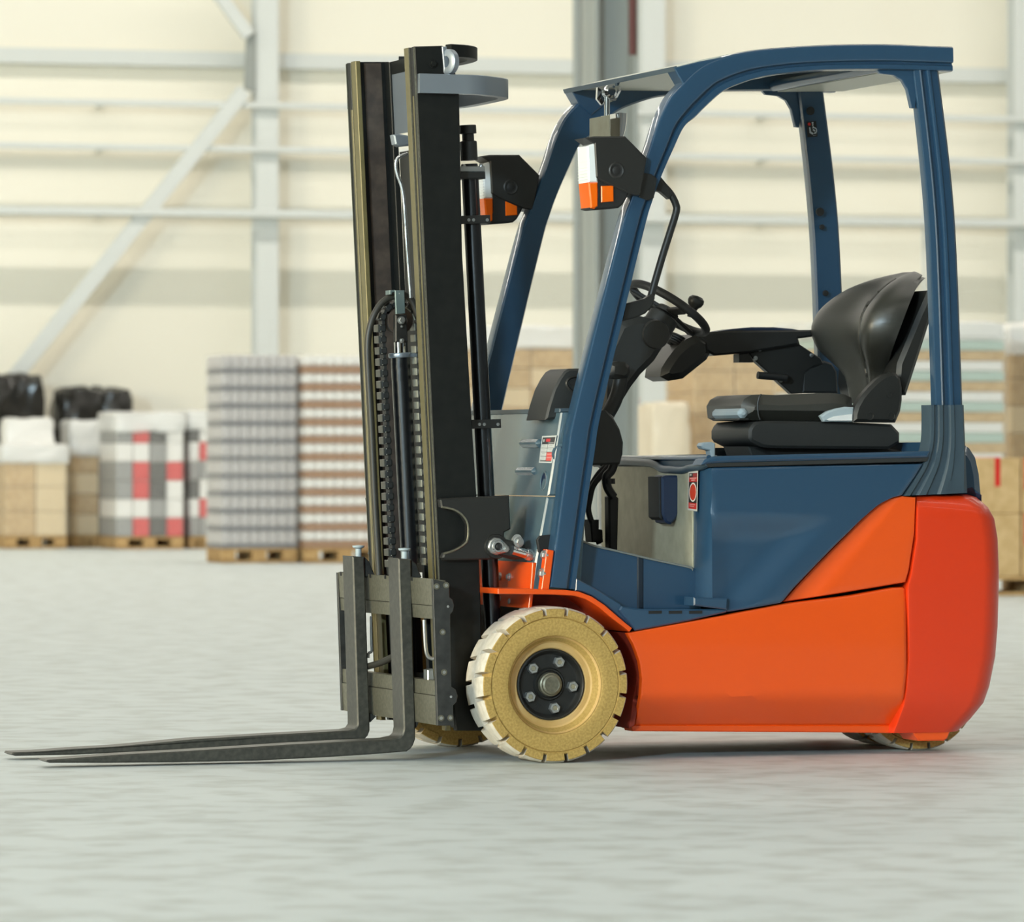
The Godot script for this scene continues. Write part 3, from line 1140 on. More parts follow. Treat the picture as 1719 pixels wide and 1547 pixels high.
func body() -> void:
	# the core that closes the truck underneath and between its panels
	var s := plate([[1068, 1060], [1200, 1036], [1310, 1018], [1400, 930], [1500, 850], [1600, 850], [1612, 1180], [1560, 1212], [1068, 1212]], -0.13, -0.87, 0.0)
	part("chassis", s, M.black, truck)
	s = plate([[1060, 1216], [1500, 1217], [1497, 1230.5], [1414, 1229], [1063, 1227]], -0.108, -0.18, 0.003)
	both("sill", s, M.orange, truck)

	# orange lower skirt
	var skirt := skin([[1051.5, 1062], [1078, 1057], [1155, 1043], [1220.5, 1031], [1312.6, 1013], [1424, 999], [1500, 985], [1512, 983.5], [1519, 988]],
		[[1065, 1218], [1200, 1218], [1350, 1218], [1508, 1218]],
		[[1051.5, 1062], [1063, 1083], [1072.6, 1110], [1076.5, 1137], [1074.6, 1168], [1065, 1218]],
		[[1519, 988], [1520.5, 1000], [1522, 1125], [1516, 1183], [1508, 1218]], 26, 16,
		func(_u: float, v: float) -> float: return -0.026 - 0.085 * pow(clampf((v - 1168.0) / 50.0, 0.0, 1.0), 1.1) - 0.012 * pow(clampf((1090.0 - v) / 100.0, 0.0, 1.0), 2.0), 0.015)
	both("side_skirt", skirt, M.orange, truck)
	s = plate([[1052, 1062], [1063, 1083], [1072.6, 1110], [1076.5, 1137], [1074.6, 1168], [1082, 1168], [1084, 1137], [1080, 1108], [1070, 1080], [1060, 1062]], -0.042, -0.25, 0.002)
	both("wheel_arch", s, M.dirty_shaded, truck)
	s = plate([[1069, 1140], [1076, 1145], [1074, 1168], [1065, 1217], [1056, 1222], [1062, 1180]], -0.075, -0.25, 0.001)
	both("wheel_arch", s, M.dirty_shaded, truck)

	# orange corner panel over the skirt
	var tri := skin([[1497, 835.5], [1506, 833], [1516, 832], [1537, 834]],
		[[1313, 1010.5], [1400, 997], [1470, 985.5], [1520, 977]],
		[[1497, 835.5], [1474, 847.5], [1447, 871], [1404.8, 913], [1366, 951.5], [1331.8, 988], [1313, 1010.5]],
		[[1537, 834], [1535, 895], [1525.7, 956.6], [1520, 977]], 16, 18,
		func(u: float, v: float) -> float:
			var d := (u - 1374.0) * 0.774 + (v - 1004.0) * 0.634     # distance right of the fold from (1374, 1004) to (1510, 838)
			return -0.03 - 0.026 * clampf(-d / 55.0, 0.0, 1.3), 0.015)
	both("corner_panel", tri, M.orange, truck)

	# blue-grey battery cover
	var blue := skin([[1166, 791.5], [1172, 786.5], [1184, 784.5], [1200, 784], [1330, 782], [1549, 778]],
		[[1164, 1006], [1175, 1007.5], [1200, 1014], [1220.5, 1027], [1265, 1019.5], [1312, 1011], [1331, 988], [1366, 951.5], [1404, 913], [1447, 871], [1474, 847.5], [1497, 835.5], [1514, 831]],
		[[1166, 791.5], [1168.6, 818], [1163.5, 862], [1165.5, 878], [1164.6, 940], [1164, 1006]],
		[[1549, 778], [1536, 800], [1514, 831]], 60, 34,
		func(u: float, v: float) -> float:
			var z := -0.024
			z -= 0.12 * pow(clampf((1196.0 - u) / 32.0, 0.0, 1.0), 1.25)
			var d := (u - 1290.0) * 0.732 + (v - 990.0) * 0.681       # beyond the slanting fold
			var low := smoothstep(864.0, 905.0, v)
			z -= 0.018 * low * smoothstep(6.0, -52.0, d) * smoothstep(1170.0, 1230.0, u)
			return z, 0.012, 0.005)
	both("battery_cover", blue, M.blue, truck)
	s = plate([[1165, 1002], [1222, 1004], [1221, 1023], [1165, 1016]], -0.018, -0.1, 0.004)
	both("cover_foot", s, M.blue, truck)

	# counterweight: level rings, round at the rear corners
	var rows := [[1545, 829.5, 1628.5], [1541, 834, 1640], [1539, 851, 1655], [1538.5, 870, 1665.5], [1538, 903, 1671], [1529.5, 958, 1673], [1523.5, 981, 1673], [1524, 1050, 1671], [1524.5, 1100, 1667], [1521, 1150, 1657], [1518, 1178, 1649], [1513, 1206, 1632], [1510, 1226, 1616]]
	var rings := []
	for q in rows:
		var a := pz(q[0], q[1], -0.026)
		var b := pz(q[2], q[1], -0.13)
		var inz := 0.05 * pow(clampf((q[1] - 1165.0) / 62.0, 0.0, 1.0), 1.2) + 0.035 * pow(clampf((848.0 - q[1]) / 19.0, 0.0, 1.0), 2.0)
		var zs := -0.026 - inz
		var xr := b.x + 0.006
		var rr := 0.15
		var half := PackedVector3Array()
		half.append(Vector3(a.x, b.y, zs - 0.012))
		half.append(Vector3(a.x + 0.004, b.y, zs - 0.002))
		half.append(Vector3(a.x + 0.012, b.y, zs))
		half.append(Vector3(lerpf(a.x, xr - rr * 0.62, 0.5), b.y, zs))
		for i in 10:
			var w := PI * 0.5 * i / 9.0
			half.append(Vector3(xr - rr * 0.62 + rr * 0.62 * sin(w), b.y, zs - rr + rr * cos(w)))
		var ring := half.duplicate()
		for i in range(half.size() - 1, -1, -1):
			ring.append(Vector3(half[i].x, half[i].y, -1.0 - half[i].z))
		rings.append(ring)
	s = Shape.new()
	s.loft(rings)
	part("counterweight", s, M.orange_cast, truck)
	s = plate([[1527, 1222], [1598, 1222], [1591, 1239], [1585, 1243], [1543, 1243]], -0.08, -0.2, 0.004)
	both("tow_lug", s, M.orange, truck)
	# dark rear hood between the rear pillars
	s = plate([[1560, 742], [1622, 744], [1634, 752], [1644, 768], [1650, 795], [1655, 852], [1640, 846], [1628, 836], [1560, 850]], -0.1, -0.9, 0.03)
	part("rear_hood", s, M.blue, truck)

	# fender over the front wheel
	s = plate([[836, 987.5], [896, 988.5], [950, 990], [972, 992.7], [993.5, 1000.8], [1015, 1015], [1034, 1031.5], [1050.5, 1045.6], [1061.4, 1054], [1057, 1060], [1045, 1050.5], [1026, 1036], [1004, 1017.5], [983, 1005], [964, 999.5], [923, 997.5], [880, 997], [836, 996.5]], -0.02, -0.22, 0.002)
	both("fender", s, M.orange, truck)
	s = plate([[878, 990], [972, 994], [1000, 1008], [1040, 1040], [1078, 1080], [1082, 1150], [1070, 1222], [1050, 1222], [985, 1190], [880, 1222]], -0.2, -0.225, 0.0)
	both("wheel_house", s, M.dirty_shaded, truck)
	# triangular cover behind the pillar foot and the step
	s = plate([[967, 970], [1004, 990], [1042, 1013.5], [1050, 1030], [1064, 1055], [1060, 1052], [1050, 1044], [1034, 1030], [1015, 1013.5], [993, 999], [978, 993], [966, 991]], -0.034, -0.2, 0.003)
	both("side_cover", s, M.blue, truck)
	s = plate([[1039, 1024], [1044, 1016.5], [1052, 1018.5], [1068, 1021], [1100, 1022.5], [1221, 1022], [1220, 1027.5], [1155, 1042], [1078, 1056.5], [1067, 1058.5], [1058, 1048]], -0.026, -0.36, 0.004)
	both("step", s, M.blue, truck)
	for u in [1100, 1134, 1168]:
		s = plate([[u - 11, 1025], [u + 11, 1024.5], [u + 11, 1029.5], [u - 11, 1030]], -0.0245, -0.03, 0.0)
		part("step_slot", s, M.rubber, truck)
	s = plate([[956, 902], [976, 907.5], [1000, 917], [1040, 926], [1090, 938], [1140, 948.5], [1178, 956], [1178, 1024], [1060, 1024], [1030, 1015], [956, 985]], -0.13, -0.15, 0.003)
	part("footwell_riser", s, M.blue, truck)
	s = strip([[976, 905], [1000, 914.5], [1040, 923.5], [1090, 935.5], [1140, 946], [1160, 950], [1164, 954]], [[976, 908.5], [1000, 918], [1040, 927], [1090, 939], [1140, 949.5], [1160, 954.5], [1163, 958]], -0.126, [[0.0, -0.002], [0.3, 0.0], [1.0, 0.0], [1.0, -0.03], [0.0, -0.03]], 3)
	part("mat_edge", s, M.mat_edge, truck)
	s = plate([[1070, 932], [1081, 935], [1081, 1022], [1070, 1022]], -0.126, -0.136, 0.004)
	part("painted_riser_fold", s, M.fold, truck)  # dark reflection along the bend, painted as a separate strip
	s = plate([[900, 905], [976, 925], [1040, 942], [1090, 954], [1140, 964], [1168, 970], [1168, 978], [1140, 972], [1040, 950], [976, 933], [900, 913]], -0.16, -0.92, 0.001)
	part("floor_mat", s, M.rubber, truck)

	# battery case seen across the footwell
	s = Shape.new()
	s.ext(xy([[1171, 783], [1182, 783], [1182, 1010], [1171, 1010]], -0.1), -0.142, -0.9, 0.001)
	part("battery_case", s, M.case, truck)
	# hood under the seat with its rims
	s = plate([[1180, 767], [1560, 761], [1560, 850], [1500, 850], [1400, 925], [1310, 1005], [1185, 1005]], -0.09, -0.91, 0.004)
	part("hood", s, M.slate, truck)
	s = plate([[1178, 780], [1184, 771], [1200, 765.5], [1562, 757], [1558, 768], [1220, 776], [1195, 778]], -0.016, -0.1, 0.006)
	both("hood_rim", s, M.blue, truck)
	s = plate([[1184, 777], [1560, 766.5], [1556, 774.5], [1190, 784]], -0.02, -0.09, 0.002)
	both("rim_seal", s, M.plastic, truck)
	# glossy rail along the front edge of the battery case
	var x := pz(1172, 800, -0.1).x
	var pts := PackedVector3Array()
	for q in [[1188, 776], [1176, 783], [1160, 785.5], [1146, 789], [1128, 788], [1112, 787], [1100, 780], [1085, 776.5], [1050, 775], [1028, 775]]:
		pts.append(px(q[0], q[1], x))
	s = Shape.new()
	s.tube(smooth(pts, 4), 0.0115, 12)
	part("front_rail", s, M.slate, truck)
	pts = PackedVector3Array()
	for q in [[1190, 768], [1150, 768.5], [1090, 769], [1028, 769]]:
		pts.append(px(q[0], q[1], x + 0.01))
	s = Shape.new()
	s.tube(pts, 0.008, 10)
	part("front_rail", s, M.blue, truck)
	s = plate([[1177, 748], [1180, 743], [1195, 741.5], [1201, 744], [1201, 768], [1194, 768], [1192, 756], [1180, 753]], -0.3, -0.34, 0.003)
	part("latch", s, M.grey_plastic, truck, "pale grey hood latch")
	# two-tone plug holder on the battery case
	var ph := group_part("plug_holder", truck)
	s = plate([[1111, 801], [1119, 797.5], [1138, 797.5], [1141, 803], [1140, 862], [1135, 872], [1127, 880], [1118, 877], [1112, 862]], -0.26, -0.35, 0.006)
	part("shell", s, M.navy, ph)
	s = plate([[1106, 800], [1112, 799], [1113, 873], [1107, 868]], -0.268, -0.36, 0.003)
	part("face", s, M.rubber, ph)
	s = plate([[1104.5, 833], [1106.6, 833], [1107.4, 870], [1105.4, 870]], -0.295, -0.315, 0.001)
	part("strap", s, M.bare, ph)
	sticker("battery_label", [px(1155.5, 791, x - 0.004), px(1172, 790, x - 0.004), px(1170.5, 858, x - 0.004), px(1154.2, 856, x - 0.004)], battery_print(), truck)


func cabin() -> void:
	# glossy front cowl between the pillars
	var c := group_part("front_cowl", truck)
	var s := plate([[942, 690], [990, 690], [985, 832], [919.5, 832]], -0.1, -0.9, 0.005)
	part("upper_panel", s, M.cowl, c)
	s = plate([[918.5, 834], [985, 834], [975, 992], [892, 992], [899, 940]], -0.1, -0.9, 0.005)
	part("lower_panel", s, M.cowl, c)
	s = plate([[940, 685], [990, 684], [990, 691], [939, 692]], -0.098, -0.902, 0.003)
	part("top_trim", s, M.slate, c)
	var x0 := pz(931, 760, -0.1).x - 0.004
	for q in [[873, 904, 744], [866, 897, 791]]:
		var xx: float = x0 if q[2] < 770 else pz(926, 791, -0.1).x - 0.004
		var a := px(q[0], q[2], xx)
		var b := px(q[1], q[2], xx)
		s = Shape.new()
		s.box((a + b) * 0.5 + Vector3(0.009, 0, 0), Vector3(0.03, 0.024, a.distance_to(b)), 0.009)
		part("pressed_rib", s, M.cowl, c)
	for q in [[912, 807, -0.1], [944, 762, -0.1]]:
		var at: Vector3 = px(q[0], q[1], pz(923, q[1], -0.1).x - 0.001) if q[0] < 930 else pz(q[0], q[1], -0.0985)
		var ax := Vector3(-1, 0.1, 0) if q[0] < 930 else Vector3(-0.2, 0, 1)
		s = Shape.new()
		s.ring([[0.02, -0.008], [0.024, 0.001], [0.028, 0.0015], [0.03, -0.004]], at, ax, 24)
		part("drain_ring", s, M.cowl, c)
		s = Shape.new()
		s.lathe([[0.0, -0.004], [0.021, -0.004], [0.021, -0.0005], [0.0, -0.003]], at, ax, 20)
		part("drain_cup", s, M.navy, c)
	s = plate([[902, 906], [907, 899], [926, 897], [925, 926], [914, 932], [905, 926]], -0.085, -0.1, 0.002)
	part("dark_opening", s, M.rubber, c)
	sticker("capacity_plate", [pxs(910, 731.5), pxs(934.5, 730.5), pxs(926.3, 777), pxs(904.6, 776.5)], capacity_print(), c)
	# black trim and the instrument pod
	s = plate([[935, 687], [946, 678], [960, 664], [975, 652], [1000, 652], [1000, 690]], -0.45, -0.62, 0.008)
	part("cowl_trim", s, M.slate, truck)
	s = plate([[970, 690], [1000, 675], [1010, 690]], -0.12, -0.3, 0.003)
	part("cowl_trim", s, M.plastic, truck)
	var pod := group_part("instrument_pod", truck)
	s = plate([[915.5, 705], [921, 681], [930, 653], [940, 634], [948, 623], [956, 618.5], [985, 618], [1000, 620], [1000, 668], [970, 678], [952, 691], [937, 702]], -0.14, -0.31, 0.006)
	part("housing", s, M.plastic, pod)
	s = strip([[985, 630], [965, 631], [954, 634], [949, 643], [953, 652], [964, 660], [985, 668]], [[985, 633], [966, 634], [957, 637], [953, 643], [957, 650], [966, 657], [985, 664]], -0.139, [[0.0, 0.0], [0.5, 0.004], [1.0, 0.0], [1.0, -0.004], [0.0, -0.004]])
	part("recess_rim", s, M.black, pod)
	s = plate([[985, 634], [966, 635], [958, 638], [955, 643], [959, 648], [985, 650]], -0.1385, -0.141, 0.0)
	part("recess", s, M.rubber, pod)
	# dark side panel behind the pillar
	s = plate([[1000, 690], [1018, 688], [1030, 700], [1041, 720], [1047, 742], [1046, 762], [1041, 779], [985, 781], [990, 735]], -0.2, -0.3, 0.006)
	part("knee_panel", s, M.black, truck)
	# hoses and pedal lever in the footwell
	for q in [[[1022, 778, -0.5], [1004, 796, -0.5], [990, 822, -0.5], [987, 850, -0.5], [993, 878, -0.5], [1006, 912, -0.5]], [[1024, 780, -0.48], [1010, 797, -0.48], [996, 815, -0.48], [990, 838, -0.48], [988, 858, -0.48], [998, 890, -0.48]], [[1032, 775, -0.42], [1026, 790, -0.42], [1018, 800, -0.42], [1020, 818, -0.42], [1030, 834, -0.42]]]:
		s = Shape.new()
		s.tube(path(q, 0, 5), 0.0085 if q[0][0] < 1030 else 0.013, 10)
		part("hose", s, M.rubber, truck)
	s = plate([[1022, 834], [1030, 828], [1039, 836], [1037, 925], [1023, 925]], -0.42, -0.46, 0.005)
	part("lever_post", s, M.rubber, truck)
	s = plate([[991, 872], [1006, 872], [1006, 888], [1012, 889], [1013, 910], [994, 910]], -0.47, -0.53, 0.004)
	part("pedal_box", s, M.rubber, truck)
	s = plate([[1027, 803], [1033, 803], [1033, 812], [1027, 812]], -0.36, -0.42, 0.002)
	part("hook", s, M.rubber, truck)
	# orange mast mount
	var mm := group_part("mast_mount", truck)
	s = plate([[894, 944], [901, 944], [897, 986], [893, 1021], [887, 1021], [891, 986]], -0.1, -0.9, 0.002)
	part("mount_plate", s, M.orange, mm)
	s = plate([[905, 938], [912, 945], [908, 975], [912, 988], [893, 989], [897, 960]], -0.12, -0.14, 0.003)
	part("rib", s, M.orange, mm)
	for q in [[839, 967], [855, 968], [842, 1005], [858, 1009]]:
		bolt(px(q[0], q[1], pz(892, q[1], -0.1).x - 0.002), Vector3(-1, 0.05, 0), 0.0085, M.zinc, mm)
	s = plate([[918, 921.5], [930, 924], [922, 989], [909, 989]], -0.03, -0.06, 0.002)
	part("pillar_bracket", s, M.orange, mm)
	for q in [[914, 931], [909.5, 962]]:
		bolt(pz(q[0] + 1.5, q[1], -0.045), Vector3(-1, 0.1, 0), 0.0115, M.zinc, mm)
	s = plate([[892, 1021], [930, 1021], [930, 1140], [892, 1140]], -0.2, -0.8, 0.002)
	part("front_axle", s, M.black, truck)


func pxs(u: float, v: float) -> Vector3:               # a point on the sloping front of the cowl
	return px(u, v, pz(931.0 - (v - 761.0) * 0.158, v, -0.1).x - 0.002)


# ---- overhead guard

func guard() -> void:
	var front := [[-0.0, -0.009], [0.04, -0.002], [0.1, 0.0], [0.58, 0.0], [0.64, -0.003], [0.68, -0.014], [0.76, -0.014], [0.8, -0.006], [0.96, -0.006], [1.0, -0.014], [1.0, -0.055], [0.94, -0.062], [0.06, -0.062], [0.0, -0.055]]
	var o := [[922.8, 985], [937, 880], [953, 760], [967.6, 680], [1038.5, 400], [1059.5, 334], [1075, 293], [1090, 250], [1105, 204], [1123.5, 165], [1144, 141], [1167, 118], [1189, 104], [1219, 93], [1260, 84.5], [1314, 79], [1400, 74.5], [1486, 73.7], [1545, 76], [1600, 78]]
	var i := [[968, 989], [983, 880], [1001, 760], [1014.6, 680], [1080.4, 400], [1099, 334], [1114, 293], [1133, 250], [1151, 213], [1170, 196], [1190, 176], [1217, 153], [1249, 139], [1284, 128.6], [1326, 122.7], [1380, 118], [1440, 116.7], [1500, 116.7], [1550, 118], [1601, 119.7]]
	var g := group_part("overhead_guard", truck)
	both("front_pillar", strip(o, i, -0.03, front, 5), M.blue, g)
	# rear pillars with two long flutes
	var back := [[0.0, -0.012], [0.03, -0.006], [0.2, -0.004], [0.23, 0.0], [0.27, -0.002], [0.31, -0.01], [0.44, -0.01], [0.48, -0.002], [0.53, 0.0], [0.6, -0.001], [0.64, -0.007], [0.9, -0.009], [1.0, -0.018], [1.0, -0.04], [0.92, -0.046], [0.06, -0.046], [0.0, -0.04]]
	both("rear_pillar", strip([[1535, 116], [1554, 287], [1564, 430], [1573, 700]], [[1579, 116], [1600, 287], [1610.4, 430], [1620.4, 700]], -0.038, back, 4), M.blue, g)
	var boot := [[0.0, -0.012], [0.02, 0.0], [0.1, 0.0], [0.13, -0.008], [0.2, -0.008], [0.24, 0.0], [0.34, 0.0], [0.38, -0.009], [0.52, -0.009], [0.56, 0.0], [0.66, 0.0], [0.7, -0.005], [0.92, -0.006], [1.0, -0.018], [1.0, -0.066], [0.0, -0.066]]
	both("pillar_boot", strip([[1562, 679.5], [1562.3, 710], [1561.5, 735], [1557.5, 757], [1548.5, 782], [1533, 807], [1516.5, 832]], [[1622, 679.5], [1623, 710], [1624, 735], [1625, 757], [1626, 782], [1627, 807], [1628, 827]], -0.026, boot, 4), M.slate, g)
	both("rear_gusset", plate([[1471, 116], [1478, 123.5], [1500, 126], [1514, 134], [1523, 150], [1530, 181], [1537, 182], [1540, 150], [1540, 112]], -0.05, -0.068, 0.002), M.blue, g)
	# roof
	var s := plate([[1131, 112.5], [1175, 101], [1219, 91.5], [1262, 85.5], [1320, 81], [1400, 77.5], [1486, 76.5], [1560, 79], [1560, 84], [1486, 82], [1400, 83], [1320, 87], [1262, 92], [1219, 98], [1175, 107.5], [1132, 118.5]], -0.06, -0.94, 0.001)
	part("roof_panel", s, M.roof_plate, g)
	s = plate([[1132, 113], [1320, 116.5], [1320, 121], [1133, 118.5]], -0.1, -0.9, 0.001)
	part("visor_panel", s, M.roof_plate, g)
	s = plate([[1482, 117], [1596, 116], [1596, 121], [1482, 122]], -0.095, -0.905, 0.001)
	part("rear_panel", s, M.roof_plate, g)
	both("front_gusset", plate([[1131.3, 113.8], [1175, 103], [1219, 94.5], [1238, 100], [1215, 122], [1168, 160], [1147.5, 142]], -0.032, -0.1, 0.003), M.blue, g)
	s = plate([[1130, 112], [1136, 110.5], [1139, 118], [1133, 119.5]], -0.034, -0.966, 0.001)
	part("front_edge", s, M.slate, g)
	s = Shape.new()
	var c := pz(1478, 111, -0.09)
	s.tube(PackedVector3Array([c, Vector3(c.x, c.y, -0.91)]), 0.017, 14)
	part("cross_tube", s, M.blue, g)
	s = plate([[1305, 110], [1345, 107], [1345, 118], [1305, 121]], -0.09, -0.91, 0.002)
	part("cross_bar", s, M.blue, g)
	for q in [[1477, 145.5], [1513, 139]]:
		s = Shape.new()
		var at := pz(q[0] + 70, q[1] - 15, -0.5)
		at.y = pz(1500, 84, -0.1).y - 0.004
		s.lathe([[0.0, 0.0], [0.012, 0.0], [0.012, -0.012], [0.0, -0.012]], at, Vector3.UP, 10)
		part("roof_knob", s, M.rubber, g)
	# black discs painting the dark of the holes, and a sticker on the far rear pillar
	for q in [[1360.5, 186, 0.013], [1376.5, 355.5, 0.013], [1380, 381, 0.008], [1386, 492, 0.009]]:
		s = Shape.new()
		s.lathe([[0.0, -0.004], [q[2], -0.004], [q[2], 0.002], [q[2] * 0.8, 0.003], [0.0, 0.003]], pz(q[0], q[1], -0.899), Vector3(0, 0, 1), 18)
		part("dark_hole_disc", s, M.rubber, g)
	sticker("pillar_sticker", [pz(1353.5, 204, -0.8975), pz(1370, 203, -0.8975), pz(1372.5, 229, -0.8975), pz(1355.5, 230.5, -0.8975)], pillar_print(), g)
	# grab handle on the near front pillar
	s = Shape.new()
	s.tube(path([[1104, 300], [1113, 311], [1126, 326], [1134.5, 343], [1135, 356], [1124, 392], [1112, 430], [1098, 478], [1092, 500]], -0.075, 4), 0.0105, 12)
	part("grab_handle", s, M.black, truck)
	s = plate([[1098, 305], [1108, 300], [1122, 314], [1130, 326], [1124, 334], [1110, 322], [1096, 318]], -0.06, -0.09, 0.004)
	part("grab_handle", s, M.black, truck)
	s = plate([[1049, 510], [1083, 501], [1096, 492], [1100, 500], [1096, 513], [1084, 526], [1066, 534], [1044, 539]], -0.06, -0.09, 0.004)
	part("grab_handle", s, M.black, truck)
	# mirror under the front edge of the roof
	var mi := group_part("mirror", truck)
	s = Shape.new()
	s.tube(path([[1019, 146], [1019, 172], [1019, 198]], -0.5, 0), 0.0085, 12)
	s.lathe([[0.0, -0.03], [0.017, -0.03], [0.02, -0.01], [0.02, 0.012], [0.012, 0.02], [0.0, 0.02]], pz(1023, 154, -0.5), Vector3(0, 0, 1), 16)
	part("stem", s, M.chrome, mi)
	s = plate([[1005, 146], [1042, 138], [1044, 152], [1036, 168], [1012, 176], [1004, 166]], -0.5, -0.53, 0.008)
	part("knuckle", s, M.chrome, mi)
	s = Shape.new()
	var rr := []
	for q in [[0.0, 1.0], [0.02, 1.0], [0.05, 0.86], [0.072, 0.62]]:
		var ring := PackedVector3Array()
		for k in 17:
			var w := PI * k / 16.0
			ring.append(pz(1024.5, 192, -0.52) + Vector3(0.042 * sin(w) * q[1], -q[0], -0.08 * cos(w)))
		rr.append(ring)
	s.loft(rr)
	part("mirror_bowl", s, M.chrome, mi)
	s = plate([[1022, 193], [1024, 193], [1024, 230], [1022, 230]], -0.44, -0.605, 0.0005)
	part("mirror_back", s, M.bare, mi)


func head_lights() -> void:
	var hood := plate([[982.5, 231], [998, 228.5], [1050, 228.5], [1086, 265], [1082, 290], [1075, 328], [1056, 324], [1012, 305], [1001, 297], [998, 241], [991, 237]], 0.004, -0.092, 0.004)
	var body_ := plate([[999, 243], [1050, 243], [1070, 290], [1053, 331], [1046, 343], [1039, 349], [998, 352], [990, 350], [1002, 330]], -0.003, -0.085, 0.005)
	var lens := plate([[986, 245], [990, 243], [1000, 240], [1004, 306], [988, 306]], 0.0, -0.086, 0.004)
	var amber := plate([[988, 306], [1004, 306], [1004.5, 346], [998, 350.5], [992, 349]], 0.0, -0.086, 0.004)
	var mark := plate([[1009.5, 312], [1030, 311.5], [1030.5, 338], [1010, 339.5]], 0.002, -0.006, 0.002)
	var mark2 := plate([[1009.5, 312], [1030, 311.5], [1030.5, 338], [1010, 339.5]], -0.078, -0.088, 0.002)
	var ring := Shape.new()
	ring.ring([[0.0165, 0.0015], [0.02, 0.003], [0.0235, 0.0005], [0.0235, -0.004], [0.0165, -0.004]], pz(1035, 286, 0.004), Vector3(0, 0, 1), 28)
	var cup := Shape.new()
	cup.lathe([[0.0, -0.003], [0.017, -0.003], [0.017, 0.0008], [0.012, 0.0], [0.009, 0.002], [0.0, 0.0025]], pz(1035, 286, 0.004), Vector3(0, 0, 1), 24)
	var ring2 := Shape.new()
	ring2.ring([[0.0165, 0.0015], [0.02, 0.003], [0.0235, 0.0005], [0.0235, -0.004], [0.0165, -0.004]], pz(1035, 286, 0.004) + Vector3(0, 0, -0.096), Vector3(0, 0, -1), 28)
	var cup2 := Shape.new()
	cup2.lathe([[0.0, -0.003], [0.017, -0.003], [0.017, 0.0008], [0.012, 0.0], [0.009, 0.002], [0.0, 0.0025]], pz(1035, 286, 0.004) + Vector3(0, 0, -0.096), Vector3(0, 0, -1), 24)
	var clamp_ := plate([[1080, 290], [1094, 292], [1103, 299], [1098, 332], [1088, 336], [1073, 331], [1076, 310]], -0.022, -0.03, 0.002)
	var ribs := Shape.new()
	for k in 11:
		var v := 250.0 + k * 5.0
		ribs.ext(xy([[986.3, v], [990, v - 1], [990, v + 1.2], [986.5, v + 1.2]], -0.002), -0.002, -0.084, 0.0)
	for side in 2:
		var h := group_part("head_light", truck)
		var far := side == 1
		for e in [["visor", hood, M.black], ["lamp_body", body_, M.rubber], ["clear_lens", lens, M.lens], ["lens_ribs", ribs, M.lens], ["amber_lens", amber, M.amber], ["side_marker", mark, M.amber], ["side_marker", mark2, M.amber], ["pivot_ring", ring, M.black], ["pivot_cup", cup, M.rubber], ["pivot_ring", ring2, M.black], ["pivot_cup", cup2, M.rubber], ["clamp", clamp_, M.black]]:
			part(e[0], e[1].mirrored() if far else e[1], e[2], h)


# ---- mast

func lean(u: float, v: float) -> Array:               # a point given beside the front edge of the mast, which leans
	return [u + 695.5 + (v - 78.0) * 0.04653, v]


const MZ := -0.175      # outer face of the near mast rail


func rail_plate(list: Array, z0: float, z1: float, bev := 0.003) -> Shape:   # a plate of the mast: outline given on the near rail's outer face
	var s := Shape.new()
	s.ext(xy(list, MZ), z0, z1, bev)
	return s


